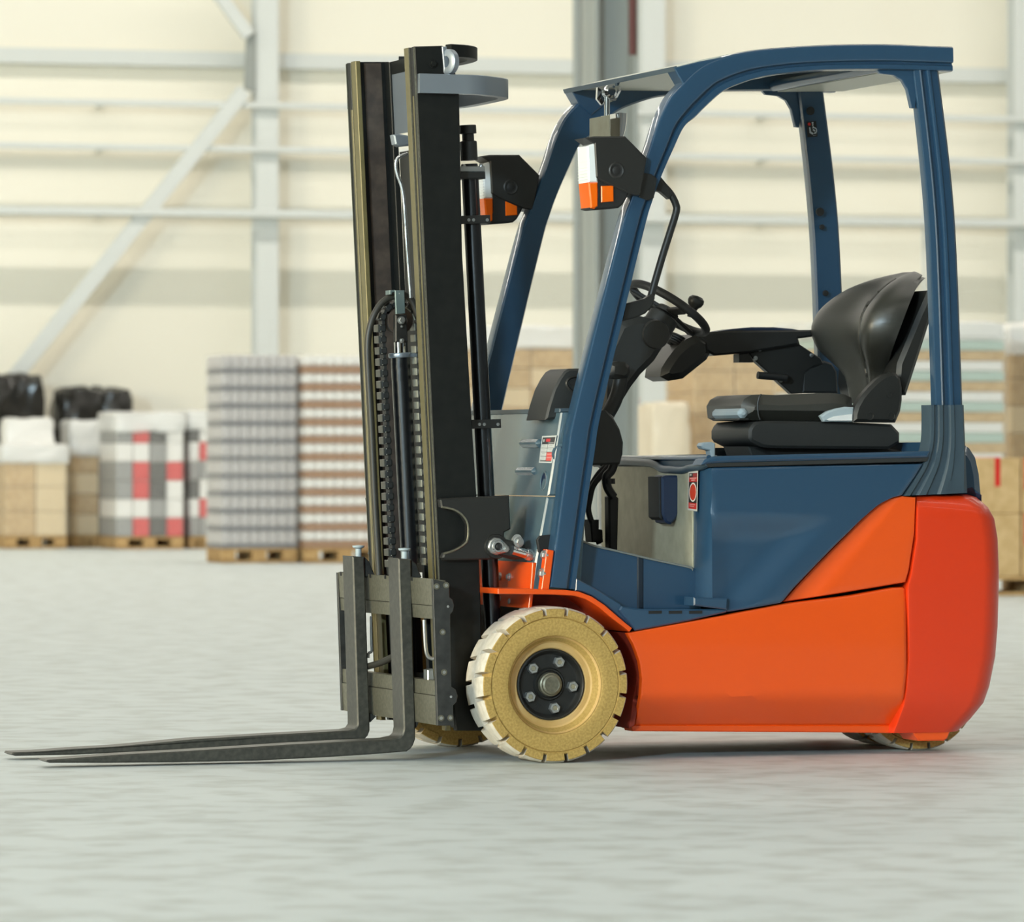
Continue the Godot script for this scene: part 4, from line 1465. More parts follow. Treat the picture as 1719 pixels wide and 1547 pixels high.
func mast() -> void:
	var m := group_part("mast", truck)
	# outer rails
	var web := plate([[695.5, 78], [743, 76.5], [757, 90], [766, 128], [771, 150], [776, 420], [792, 702], [800, 830], [807, 1000], [812, 1226], [766, 1226], [737, 972]], MZ, MZ - 0.027, 0.003)
	both("outer_rail", web, M.mast, m)
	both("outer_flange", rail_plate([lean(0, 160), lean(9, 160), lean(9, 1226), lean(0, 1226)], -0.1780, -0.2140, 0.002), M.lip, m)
	both("outer_flange", rail_plate([lean(0, 79), lean(9, 79), lean(9, 160), lean(0, 160)], -0.1780, -0.2140, 0.002), M.rubber, m)
	both("outer_flange", rail_plate([lean(50, 130), lean(62, 130), lean(62, 1226), lean(50, 1226)], -0.2000, -0.2200, 0.002), M.mast, m)
	# inner rails
	both("inner_rail", rail_plate([lean(0, 77.5), lean(64, 77.5), lean(64, 1200), lean(0, 1200)], -0.2220, -0.2340, 0.002), M.mast, m)
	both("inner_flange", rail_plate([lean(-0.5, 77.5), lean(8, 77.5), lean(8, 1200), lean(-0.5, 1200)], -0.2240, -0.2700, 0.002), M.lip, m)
	both("inner_flange", rail_plate([lean(56, 80), lean(66, 80), lean(66, 1200), lean(56, 1200)], -0.2240, -0.2800, 0.002), M.mast, m)
	both("roller_track", rail_plate([lean(20, 80), lean(50, 80), lean(50, 1190), lean(20, 1190)], -0.2320, -0.2355, 0.0), M.grease, m)
	both("flange_edge", rail_plate([lean(-1.2, 79), lean(1, 79), lean(1, 1226), lean(-1.2, 1226)], -0.1765, -0.1790, 0.0), M.steel, m)
	both("flange_edge", rail_plate([lean(-1.2, 79), lean(1, 79), lean(1, 1200), lean(-1.2, 1200)], -0.2230, -0.2260, 0.0), M.steel, m)
	# ties
	var s := rail_plate([lean(58, 80), lean(72, 80), lean(73, 102), lean(59, 102)], -0.2600, -0.7400, 0.003)
	part("top_tie", s, M.mast, m)
	s = rail_plate([lean(60, 101), lean(64, 101), lean(64, 206), lean(60, 206)], -0.2600, -0.7400, 0.002)
	part("tie_plate", s, M.pale_steel, m)
	s = rail_plate([lean(45, 1140), lean(64, 1140), lean(64, 1226), lean(45, 1226)], -0.2000, -0.7700, 0.003)
	part("bottom_tie", s, M.mast, m)
	hoop(m, [[701, -0.17], [760, -0.17], [800, -0.175], [835, -0.222], [858, -0.262], [870, -0.32], [874, -0.4]], 124, 156.5, M.pale_steel)
	hoop(m, [[770, -0.27], [800, -0.29], [822, -0.34], [832, -0.4], [836, -0.46]], 70, 91, M.mast)
	# lifting eyes
	var eye := Shape.new()
	eye.ring([[0.016, -0.012], [0.03, -0.012], [0.036, -0.008], [0.036, 0.008], [0.03, 0.012], [0.016, 0.012]], pz(753, 104, -0.172), Vector3(-1, 0, 0.45), 28)
	eye.ext(xy([[742, 78], [750, 78], [757, 118], [746, 122]], -0.17), -0.17, -0.19, 0.002)
	both("lifting_eye", eye, M.pale_steel, m)
	bolt(pz(727, 107, -0.175), Vector3(0, 0, 1), 0.009, M.mast, m)
	# side lift cylinders
	var cyl := Shape.new()
	var top := pz(785, 216, -0.258)
	var low := pz(827, 1045, -0.258)
	var d := (low - top).normalized()
	cyl.lathe([[0.0, 0.0], [0.0235, 0.0], [0.0245, 0.002], [0.0245, 0.024], [0.017, 0.025], [0.017, 0.044], [0.0235, 0.046], [0.0245, 0.05], [0.0245, 0.1]], top + d * -0.01, d, 28)
	part("cylinder_cap", cyl, M.black, m)
	part("cylinder_cap", cyl.mirrored(), M.black, m)
	cyl = Shape.new()
	cyl.lathe([[0.0, 0.1], [0.0235, 0.1], [0.0242, 0.13], [0.0242, 1.42], [0.0, 1.42]], top, d, 32)
	both("lift_cylinder", cyl, M.tube_black, m)
	both("cylinder_clamp", plate([[771, 279], [814, 279], [815, 289], [772, 289]], -0.225, -0.285, 0.003), M.zinc, m)
	both("cylinder_clamp", plate([[770, 289], [815, 289], [815.5, 300], [771, 300]], -0.222, -0.29, 0.003), M.black, m)
	for u in [778, 808]:
		bolt(pz(u, 279, -0.24), Vector3(0, 1, 0), 0.006, M.zinc, m)
	for q in [[773, 823, 362, 376], [791, 841, 704.5, 719.5]]:
		s = plate([[q[0], q[2]], [q[1], q[2] - 1.5], [q[1] + 0.5, q[3] - 1.5], [q[0] + 0.5, q[3]]], -0.222, -0.228, 0.001)
		part("hose_clip", s, M.black, m)
		for u in [q[0] + 14.0, q[0] + 22.0, q[1] - 5.0]:
			bolt(pz(u, (q[2] + q[3]) * 0.5, -0.222), Vector3(0, 0, 1), 0.0035, M.zinc, m)
	# side plate that carries the tilt cylinder
	s = plate([[739, 839], [742, 836.5], [770, 835], [855, 831], [857.5, 888], [847, 893], [846, 908], [838, 930], [822, 939], [747, 940], [743, 936], [746, 927.5], [760, 924], [776, 916], [785, 905], [785.5, 880], [777, 865.5], [762, 855.5], [741, 851]], -0.145, -0.177, 0.004)
	both("tilt_bracket", s, M.black, m)
	s = Shape.new()
	s.tube(path([[741, 850.5], [762, 855], [777, 865], [785.5, 880], [785, 905], [776, 916], [760, 924.5], [745, 929]], -0.145, 3), 0.0032, 8)
	part("bracket_edge", s, M.steel, m)
	decal(m)
	tilt_cylinder()
	middle_cylinder()


func hoop(m: Node3D, near: Array, v0: float, v1: float, mat: Material) -> void:   # a flat bar bowed rearward from one rail to the other
	var ctr := PackedVector3Array()
	var yt := pz(near[0][0], v0, MZ).y
	var yb := pz(near[0][0], v1, MZ).y
	for q in near:
		var p := pz(q[0], v0, MZ)
		ctr.append(Vector3(p.x, yt, q[1]))
	for i in range(near.size() - 1, -1, -1):
		ctr.append(Vector3(ctr[i].x, yt, -1.0 - ctr[i].z))
	ctr = smooth(ctr, 5)
	var rings := []
	for i in ctr.size():
		var t := (ctr[mini(i + 1, ctr.size() - 1)] - ctr[maxi(i - 1, 0)]).normalized()
		var n := t.cross(Vector3.UP).normalized()
		if n.z < 0.0 and i == 0:
			n = -n
		var a := ctr[i]
		var r := PackedVector3Array()
		for q in [[0.013, yt - 0.002], [0.011, yt], [-0.015, yt], [-0.017, yt - 0.002], [-0.017, yb], [0.013, yb]]:
			r.append(Vector3(a.x, q[1], a.z) + Vector3(n.x, 0, n.z) * q[0] * -1.0)
		rings.append(r)
	var s := Shape.new()
	s.loft(rings)
	part("hoop_tie", s, mat, m)


func tilt_cylinder() -> void:
	var t := group_part("tilt_cylinder", truck)
	var s := Shape.new()
	var c := pz(834, 917, -0.138)
	s.lathe([[0.0, -0.02], [0.034, -0.02], [0.036, -0.008], [0.033, -0.002], [0.0, -0.002]], c, Vector3(0, 0, 1), 32)
	part("pivot_boss", s, M.black, t)
	s = plate([[820, 917], [823, 908], [831, 902], [840, 903.5], [847, 910], [855, 917.5], [856, 922], [852, 926.5], [845, 928], [834, 931], [826, 928], [821, 922]], -0.126, -0.142, 0.003)
	part("lock_plate", s, M.zinc, t)
	s = Shape.new()
	s.ring([[0.0095, 0.0], [0.017, 0.0], [0.018, 0.004], [0.016, 0.007], [0.0115, 0.007], [0.0095, 0.004]], c + Vector3(0, 0, 0.009), Vector3(0, 0, 1), 28)
	part("pin_ring", s, M.silver, t)
	s = Shape.new()
	s.lathe([[0.0, 0.0], [0.0095, 0.0], [0.0095, 0.006], [0.005, 0.011], [0.0, 0.011]], c + Vector3(0, 0, 0.006), Vector3(0, 0, 1), 20)
	part("grease_cap", s, M.rubber, t)
	bolt(pz(849.5, 921.5, -0.126), Vector3(0, 0, 1), 0.0065, M.zinc, t)
	s = plate([[838, 902], [856, 906], [868, 909], [882, 914], [884, 936], [866, 939], [846, 934], [836, 932]], -0.13, -0.175, 0.006)
	part("gland", s, M.black, t)
	s = Shape.new()
	s.lathe([[0.0, 0.0], [0.013, 0.0], [0.013, 0.03], [0.0, 0.03]], pz(866, 907, -0.15), Vector3(-0.2, 0.2, 1), 20)
	part("port", s, M.zinc, t)
	bolt(pz(871, 909.5, -0.12), Vector3(0.1, 0, 1), 0.011, M.zinc, t)
	s = Shape.new()
	s.tube(path([[860, 923], [886, 930], [930, 942]], -0.13, 0), 0.0135, 20)
	part("rod", s, M.chrome, t)
	s = Shape.new()
	s.tube(path([[884, 929.5], [892, 931.8]], -0.13, 0), 0.0165, 20)
	part("rod_collar", s, M.silver, t)
	s = Shape.new()
	s.tube(path([[868, 912], [885, 913], [905, 913]], -0.26, 0), 0.006, 10)
	part("pipe", s, M.bare, t)


func middle_cylinder() -> void:
	var m := group_part("free_lift_cylinder", truck)
	var z := -0.455
	var c := pz(671, 582, z)
	var low := pz(689.5, 945, z)
	var d := (low - c).normalized()
	var s := Shape.new()
	s.lathe([[0.0, -0.02], [0.0165, -0.02], [0.0165, 0.02], [0.0, 0.02]], c, d, 28)
	part("rod", s, M.chrome, m)
	s = Shape.new()
	s.lathe([[0.0, 0.017], [0.032, 0.017], [0.034, 0.02], [0.034, 0.028], [0.032, 0.031], [0.0, 0.031]], c, d, 32)
	s.box(pz(690, 596, z), Vector3(0.05, 0.012, 0.05), 0.002)
	part("collar", s, M.pale_steel, m)
	s = Shape.new()
	s.lathe([[0.0, 0.03], [0.027, 0.03], [0.0275, 0.06], [0.027, 0.062], [0.0275, 0.064], [0.0275, 0.095], [0.027, 0.097], [0.0275, 0.099], [0.0275, 0.62], [0.0, 0.62]], c, d, 36)
	part("barrel", s, M.tube_black, m)
	# sheave, yoke and bracket on the rod's head
	var h := pz(669, 538, -0.44)
	s = Shape.new()
	s.ring([[0.02, -0.02], [0.036, -0.02], [0.038, -0.016], [0.034, -0.01], [0.034, 0.01], [0.038, 0.016], [0.036, 0.02], [0.02, 0.02]], h, Vector3(0, 0, 1), 40)
	part("sheave", s, M.grease, m)
	s = plate([[664, 528], [683, 528], [685, 574], [664, 574]], -0.385, -0.41, 0.003)
	part("yoke", s, M.black, m)
	s = plate([[663, 487], [679, 487], [680.5, 526], [665, 527]], -0.375, -0.384, 0.0015)
	s.ext(xy([[654.5, 487], [663, 486.5], [663, 490], [658, 490.5], [658, 494], [654.5, 494]], -0.378), -0.378, -0.42, 0.001)
	part("hose_bracket", s, M.zinc_dark, m)
	for q in [[674, 537.5, 0.0085], [675, 571.5, 0.005], [674.5, 548, 0.0025], [670, 492.5, 0.0018]]:
		bolt(pz(q[0], q[1], -0.376), Vector3(0, 0, 1), q[2], M.zinc, m)
	# thick hose over the top
	s = Shape.new()
	s.tube(path([[637, 965], [630, 846], [624, 720], [618.5, 620], [617.5, 580], [620.5, 552], [629, 526], [643, 506], [660, 497], [678, 495], [692, 505], [701, 530]], -0.41, 5), 0.0095, 12)
	part("hose", s, M.hose, truck)
	# silver pipe behind
	s = Shape.new()
	s.tube(path([[684, 258], [677, 260.5], [668, 265], [664.5, 275], [667, 292], [675, 315], [679, 345], [684, 420], [690, 500]], -0.34, 4), 0.0052, 10)
	part("hydraulic_pipe", s, M.silver, truck)
	s = plate([[661, 226], [668, 224], [688, 228], [690, 244], [672, 246], [664, 242]], -0.36, -0.4, 0.004)
	part("pipe_fitting", s, M.pale_steel, truck)
	s = plate([[699, 250], [704, 250], [734, 962], [729, 962]], -0.42, -0.58, 0.002)
	part("dark_backing_plate", s, M.black, truck)  # added dark plate, fills the bright gap behind the chain
	# link chain over the sheave
	var ch := group_part("link_chain", truck)
	var line := PackedVector3Array()
	var ca := pz(673.0, 540, -0.42)
	var rad := 0.0545
	var slope := Vector3(pz(695.5, 78, -0.42).x - pz(737, 972, -0.42).x, pz(695.5, 78, -0.42).y - pz(737, 972, -0.42).y, 0).normalized()
	var side := Vector3(-slope.y, slope.x, 0)
	for k in 22:
		line.append(ca + side * rad - slope * (0.032 * (21.5 - k)))
	for k in 5:
		var w := PI * (k + 0.5) / 5.0
		line.append(ca + side * rad * cos(w) + slope * rad * sin(w))
	for k in 22:
		line.append(ca - side * rad - slope * (0.032 * (k + 0.5)))
	var link := Shape.new()
	link.box(Vector3.ZERO, Vector3(0.0225, 0.022, 0.045), 0.004)
	link.box(Vector3(0.004, 0.0155, 0.0), Vector3(0.008, 0.012, 0.034), 0.0)
	var lm := link.mesh()
	var lit_face := Shape.new()
	lit_face.box(Vector3.ZERO, Vector3(0.004, 0.0205, 0.042), 0.0012)
	var lit_face_mesh := lit_face.mesh()
	var pin := Shape.new()
	for y in [-0.008, 0.008]:
		pin.lathe([[0.0, 0.0], [0.0022, 0.0], [0.0016, 0.0014], [0.0, 0.0014]], Vector3(-0.006, y, 0.0225), Vector3(0, 0, 1), 8)
	var pm := pin.mesh()
	for k in line.size():
		var a: Vector3 = (line[mini(k + 1, line.size() - 1)] - line[maxi(k - 1, 0)]).normalized()
		var o := put("link", lm, M.plastic, ch)
		var b := Basis(Vector3(a.y, -a.x, 0), a, Vector3(0, 0, 1))
		o.transform = Transform3D(b, line[k] + Vector3(0, 0, -0.024))
		o = put("lit_link_face", lit_face_mesh, M.link if k < 25 else M.link_lit_pale, ch)  # added thin plate, paints the lit front of each link
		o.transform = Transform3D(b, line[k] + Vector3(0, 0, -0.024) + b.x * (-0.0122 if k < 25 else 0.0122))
		o = put("link_pins", pm, M.silver, ch)
		o.transform = Transform3D(b, line[k] + Vector3(0, 0, -0.024))


func carriage() -> void:
	var c := group_part("fork_carriage", truck)
	var s := plate([[726.5, 972], [740, 975], [754, 978], [755, 1002], [760, 1006], [762.5, 1015], [761, 1025], [756, 1031], [757, 1127], [757.5, 1152], [765, 1157], [768.5, 1168], [766.5, 1178], [760.5, 1184], [762, 1217.5], [734.5, 1217.5]], -0.04, -0.055, 0.0015)
	both("end_plate", s, M.dark_steel, c)
	part("upper_bar", plate([[725.5, 971], [748, 974], [749, 1016], [728, 1016]], -0.052, -0.948, 0.002), M.steel, c)
	part("upper_bar", plate([[729, 1017], [749, 1017], [750, 1039], [730.5, 1039]], -0.052, -0.948, 0.002), M.steel, c)
	part("lower_bar", plate([[733, 1143], [752, 1143], [753, 1167], [733.5, 1167]], -0.052, -0.948, 0.002), M.steel, c)
	part("lower_bar", plate([[732, 1168], [753, 1168], [754, 1217], [734.5, 1217]], -0.052, -0.948, 0.002), M.steel, c)
	for t in [0.03, 0.27, 0.31, 0.36, 0.52, 0.74, 0.8]:
		var z: float = lerpf(-0.945, -0.06, t)
		s = plate([[725, 970], [731, 970.5], [731, 977], [725.2, 977]], -0.05, -0.064, 0.0)
		for i in s.v.size():
			s.v[i].z += z + 0.057
		part("notch", s, M.rubber, c)
	for q in [[733, 984], [749, 982], [743, 1060.5], [745.5, 1128], [740.5, 1205], [756, 1204.5]]:
		s = Shape.new()
		s.ring([[0.005, 0.002], [0.0085, 0.002], [0.0095, -0.003], [0.005, -0.003]], pz(q[0], q[1], -0.04), Vector3(0, 0, 1), 20)
		part("screw", s, M.steel, c)
		s = Shape.new()
		s.lathe([[0.0, -0.002], [0.005, -0.002], [0.005, 0.0004], [0.0, 0.0004]], pz(q[0], q[1], -0.04), Vector3(0, 0, 1), 12)
		part("screw", s, M.zinc, c)
	for q in [[751.8, 1017.7], [756.8, 1169]]:
		s = Shape.new()
		s.lathe([[0.0, -0.002], [0.0042, -0.002], [0.0036, 0.002], [0.0, 0.002]], pz(q[0], q[1], -0.04), Vector3(0, 0, 1), 12)
		part("screw", s, M.silver, c)
	# uprights that ride in the rails
	both("upright", rail_plate([lean(3, 950), lean(28, 950), lean(28, 1214), lean(3, 1214)], -0.32, -0.345, 0.002), M.mast, c)
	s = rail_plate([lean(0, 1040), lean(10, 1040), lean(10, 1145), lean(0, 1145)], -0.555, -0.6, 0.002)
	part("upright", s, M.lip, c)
	s = rail_plate([lean(40, 1030), lean(44, 1030), lean(44, 1200), lean(40, 1200)], -0.36, -0.55, 0.002)
	part("hose_cover", s, M.black, c)
	for q in [[[623, 1034, -0.66], [623.5, 1075, -0.66], [624, 1092, -0.66], [619, 1096, -0.66], [618, 1104, -0.66]], [[712, 1040, -0.2], [714.5, 1085, -0.2], [718, 1100, -0.2], [725, 1105, -0.2], [736, 1105, -0.2]]]:
		s = Shape.new()
		s.tube(path(q, 0, 4), 0.0055 if q[0][0] > 700 else 0.004, 10)
		part("pipe", s, M.zinc, c)
	s = Shape.new()
	s.tube(path([[618, 1118, -0.66], [636, 1113, -0.6], [648, 1108, -0.55], [664, 1100, -0.5]], 0, 5), 0.01, 10)
	part("hose", s, M.hose, c)
	s = plate([[718, 1124], [728, 1122], [730, 1142], [718, 1142]], -0.16, -0.2, 0.003)
	part("fitting", s, M.zinc, c)
	# forks
	for k in 2:
		var f := group_part("fork", truck)
		var z: float = [-0.25, -0.642][k]
		if k == 0:
			s = plate([[668.6, 936.5], [690.5, 938.5], [694, 1090], [697.5, 1215], [697.5, 1240], [694, 1250], [690, 1256], [683, 1261], [620, 1266], [550, 1270.5], [430, 1276.5], [300, 1279], [180, 1280.2], [84, 1280.2], [78, 1277.5], [80, 1275], [125, 1272], [200, 1266.3], [300, 1261], [500, 1248.5], [655, 1240.5], [671, 1237], [676, 1232], [678, 1222]], z, z - 0.1, 0.004)
		else:
			s = plate([[591.7, 933], [612, 934.5], [617, 1090], [621, 1205], [621, 1225], [618, 1234], [613, 1239.5], [560, 1241.5], [450, 1248.5], [350, 1255.5], [240, 1261], [125, 1266.5], [26, 1268.5], [20, 1265.5], [22, 1262.5], [65, 1261], [125, 1256.5], [200, 1252.3], [325, 1240.5], [450, 1233], [585, 1226], [596, 1223], [600, 1217], [600, 1208]], z, z - 0.1, 0.004)
		part("blade", s, M.fork, f)
		s = plate([[668, 935], [670, 935], [698, 1222], [696, 1236], [693, 1236], [695, 1222]] if k == 0 else [[591, 931.5], [593, 931.5], [621, 1210], [619, 1222], [616, 1222], [618, 1210]], z - 0.002, z - 0.003, 0.0)
		var at := pz([686.0, 608.5][k], [934.0, 929.0][k], z - 0.05 if k == 1 else z - 0.05)
		at = pz([700.0, 622.0][k] - 5.0, [937.0, 933.0][k], z)
		at.z = z - 0.05
		at.y = pz([690.0, 610.0][k], [939.0, 934.0][k], z).y
		s = Shape.new()
		s.lathe([[0.0, -0.01], [0.009, -0.01], [0.009, 0.022], [0.017, 0.026], [0.018, 0.031], [0.0, 0.033]], at + Vector3(-0.012, 0.0, 0.0), Vector3.UP, 16)
		part("latch_pin", s, M.grey_plastic, f)
		s = plate([[690, 938], [699, 946], [708, 968], [700, 974], [690, 974]] if k == 0 else [[612, 934], [620, 942], [629, 964], [620, 968], [612, 968]], z - 0.01, z - 0.09, 0.003)
		part("hook", s, M.dark_steel, f)
		s = plate([[697.5, 1190], [706, 1204], [700, 1220], [697.5, 1222]] if k == 0 else [[621, 1196], [632, 1202], [622, 1212]], z - 0.01, z - 0.09, 0.002)
		part("hook", s, M.dark_steel, f)


# ---- seat, armrest, steering

func seat() -> void:
	var c := group_part("driver_seat", truck)
	var s := Shape.new()
	var fr := [[1466, 676], [1466, 630], [1465, 604], [1462.5, 578], [1463, 550], [1470, 523], [1484, 500], [1503, 478], [1522, 463], [1538, 455]]
	var bk := [[1500, 676], [1505, 625], [1511, 600], [1520, 574], [1529, 550], [1538, 526], [1546, 505], [1553, 488], [1559, 474], [1562, 466]]
	var wd := [0.1, 0.125, 0.18, 0.235, 0.262, 0.262, 0.245, 0.205, 0.14, 0.06]
	var rings := []
	var n := fr.size()
	var f3 := PackedVector3Array()
	var b3 := PackedVector3Array()
	for i in n:
		f3.append(pz(fr[i][0], fr[i][1], -0.5 + wd[i]))
		b3.append(pz(bk[i][0], bk[i][1], -0.5 + wd[i]))
	f3 = smooth(f3, 3)
	b3 = smooth(b3, 3)
	for i in f3.size():
		var w := f3[i].z + 0.5
		var ring := PackedVector3Array()
		var bowl := 0.06 * clampf(w / 0.26, 0.0, 1.0)
		for j in 21:
			var t := -1.0 + 0.1 * j
			var roll := pow(absf(t), 6.0)
			var dip := bowl * (0.5 + 0.5 * cos(PI * minf(1.0, absf(t) / 0.8)))
			var e := f3[i]
			var x := lerpf(e.x + dip, lerpf(e.x, b3[i].x, 0.45), roll * roll)
			ring.append(Vector3(x, lerpf(e.y, b3[i].y, 0.6 * roll * roll), -0.5 + t * w * (1.0 - 0.02 * roll)))
		for j in 9:
			var t := 1.0 - 0.25 * j
			ring.append(Vector3(b3[i].x - 0.03 * pow(absf(t), 4.0), b3[i].y, -0.5 + t * w * 0.97))
		rings.append(ring)
	s.loft(rings)
	part("backrest", s, M.leather, c)
	# stitched rolls on the front of the backrest: [height along the rings, place across]
	for q in [[[23.0, 0.26], [21.5, 0.34], [19.5, 0.40]], [[20.5, 0.16], [18.5, 0.27], [16.5, 0.36]], [[17.5, 0.08], [16.0, 0.18], [14.0, 0.28], [10.0, 0.26], [6.0, 0.24], [3.5, 0.34], [3.0, 0.46]], [[15.5, 0.42], [11.0, 0.42], [7.0, 0.42], [4.5, 0.48]], [[14.0, 0.54], [10.0, 0.55], [6.0, 0.58]]]:
		var way := PackedVector3Array()
		for e in q:
			var i0 := int(e[0])
			var j: float = (e[1] + 1.0) * 10.0
			var j0 := int(j)
			var lo: Vector3 = rings[i0][j0].lerp(rings[i0][j0 + 1], j - j0)
			var hi: Vector3 = rings[i0 + 1][j0].lerp(rings[i0 + 1][j0 + 1], j - j0)
			way.append(lo.lerp(hi, e[0] - i0) + Vector3(-0.001, 0.0, 0.0))
		s = Shape.new()
		s.tube(smooth(way, 5), 0.0065, 8)
		part("seam_roll", s, M.leather, c)
	# rear shell
	s = plate([[1560, 487], [1567.5, 498], [1567.5, 524], [1545, 595], [1523, 663], [1512, 663], [1506, 640], [1508, 610], [1523, 574], [1541, 530]], -0.27, -0.73, 0.012)
	part("back_shell", s, M.black, c)
	# cushion
	s = plate([[1252, 700], [1250, 680], [1256, 669], [1268, 662.5], [1285, 661.5], [1310, 663], [1349, 661.5], [1398, 659], [1424, 661.5], [1436, 667], [1440, 700], [1430, 706.5], [1300, 706], [1262, 705]], -0.265, -0.6, 0.03)
	part("cushion", s, M.leather, c)
	s = Shape.new()
	s.tube(path([[1278, 661.5], [1274, 668], [1272, 680], [1273, 695], [1276, 704]], -0.266, 4), 0.0025, 6)
	part("seam", s, M.black, c)
	# suspension
	s = plate([[1258, 722], [1262, 714], [1268, 708], [1290, 706], [1420, 708], [1498, 712], [1511, 726], [1511, 743], [1492, 753.5], [1300, 752], [1280, 750], [1262, 741], [1258, 735]], -0.25, -0.56, 0.008)
	part("suspension", s, M.plastic, c)
	s = plate([[1256, 749], [1296, 750], [1294, 766], [1262, 766]], -0.3, -0.5, 0.004)
	part("suspension", s, M.plastic, c)
	s = plate([[1262, 751], [1490, 753], [1540, 757], [1540, 766], [1290, 766]], -0.3, -0.7, 0.004)
	part("slide_rail", s, M.rubber, c)
	# recliner cover, its lever, and the front handle
	s = plate([[1433, 708.5], [1434, 694], [1438, 681], [1447, 665], [1459, 651], [1473, 637], [1486, 628], [1497, 624.5], [1506, 626], [1513, 634], [1516, 650], [1516, 672], [1513, 690], [1505, 709]], -0.225, -0.27, 0.01)
	both_in("recliner_cover", s, M.black, c)
	for q in [[1461, 698, 0.012], [1497, 698, 0.012], [1493, 662, 0.009]]:
		s = Shape.new()
		s.ring([[q[2] * 0.72, 0.0], [q[2] * 0.8, 0.0012], [q[2], 0.0012], [q[2] * 1.05, -0.002], [q[2] * 0.72, -0.002]], pz(q[0], q[1], -0.225), Vector3(0, 0, 1), 24)
		part("cap_ring", s, M.black, c)
	s = plate([[1378, 698], [1390, 690], [1406, 685], [1421, 682.5], [1434, 683.5], [1434, 708], [1384, 707.5]], -0.235, -0.26, 0.005)
	part("recline_lever", s, M.grey_plastic, c, "pale grey lever")
	s = plate([[1388, 704], [1400, 699], [1420, 696], [1431, 695], [1431, 706], [1392, 706]], -0.231, -0.237, 0.001)
	part("recline_lever", s, M.white_pack, c, "pale grey lever")
	var fx := pz(1250, 690, -0.265).x
	s = Shape.new()
	s.box(px(1225, 694, fx), Vector3(0.03, 0.028, 0.22), 0.009)
	part("slide_handle", s, M.grey_plastic, c, "pale grey handle")
	s = Shape.new()
	s.box(px(1228, 704, fx), Vector3(0.03, 0.006, 0.2), 0.002)
	part("slide_handle", s, M.black, c)
	# far recliner
	s = plate([[1442, 660], [1443, 620], [1455, 611], [1480, 606], [1492, 610], [1500, 624], [1502, 660]], -0.74, -0.78, 0.006)
	part("recliner_cover", shifted(s, [1347, 1398], [1442, 1500]), M.plastic, c)
	# armrest with the small hydraulic levers, on the far side
	var a := group_part("armrest", truck)
	var z := -0.72
	s = plate([[1170, 563], [1178, 558.5], [1225, 554.5], [1290, 554], [1364, 553.5], [1365, 565], [1341, 568], [1341, 578], [1257, 592], [1200, 597], [1180, 585]], z, z - 0.12, 0.006)
	part("pad", s, M.black, a)
	s = plate([[1205, 556], [1230, 552], [1262, 549], [1300, 549], [1330, 551.5], [1348, 555], [1280, 558]], z - 0.02, z - 0.11, 0.004)
	part("pad_sheen", s, M.navy, a)  # navy sheet paints the blue sheen on the bulging pad top
	s = plate([[1112, 632], [1114, 618], [1124, 602], [1136, 586], [1156, 569], [1175, 560], [1193, 570], [1196, 592], [1190, 603], [1150, 635], [1126, 639]], z + 0.01, z - 0.16, 0.02)
	part("lever_console", s, M.black, a)
	for k in 4:
		s = Shape.new()
		s.ring([[0.034 - k * 0.004, 0.0], [0.038 - k * 0.004, 0.003], [0.038 - k * 0.004, 0.006], [0.03 - k * 0.004, 0.008], [0.01, 0.0]], pz(1130 + k * 3, 578 - k * 3.5, z - 0.06), Vector3(0.5, 0.86, 0), 24)
		part("bellows", s, M.rubber, a)
	s = plate([[1257, 592], [1341, 570], [1343, 578], [1378, 601], [1384, 612], [1362, 620], [1352, 628], [1347, 660], [1329, 661], [1301, 635], [1264, 602]], z - 0.02, z - 0.05, 0.003)
	part("bracket", s, M.black, a)
	s = plate([[1241, 594], [1257, 592], [1266, 608], [1241, 608]], z - 0.01, z - 0.06, 0.002)
	part("bracket", s, M.black, a)
	s = Shape.new()
	s.tube(path([[1272, 629.5], [1276, 630], [1300, 632], [1320, 634]], z + 0.01, 0), 0.0115, 12)
	part("adjuster_handle", s, M.rubber, a)
	for q in [[1275, 583.5, 0.008], [1268.5, 601, 0.005], [1362.5, 596, 0.005], [1311, 639, 0.004]]:
		bolt(pz(q[0], q[1], z - 0.019), Vector3(0, 0, 1), q[2], M.zinc, a)


func both_in(called: String, s: Shape, m: Material, parent: Node3D) -> void:
	part(called, s, m, parent)


func shifted(s: Shape, _to: Array, _from: Array) -> Shape:
	var dx := pz(_to[0], 640, -0.74).x - pz(_from[0], 640, -0.74).x
	for i in s.v.size():
		s.v[i].x += dx
	return s


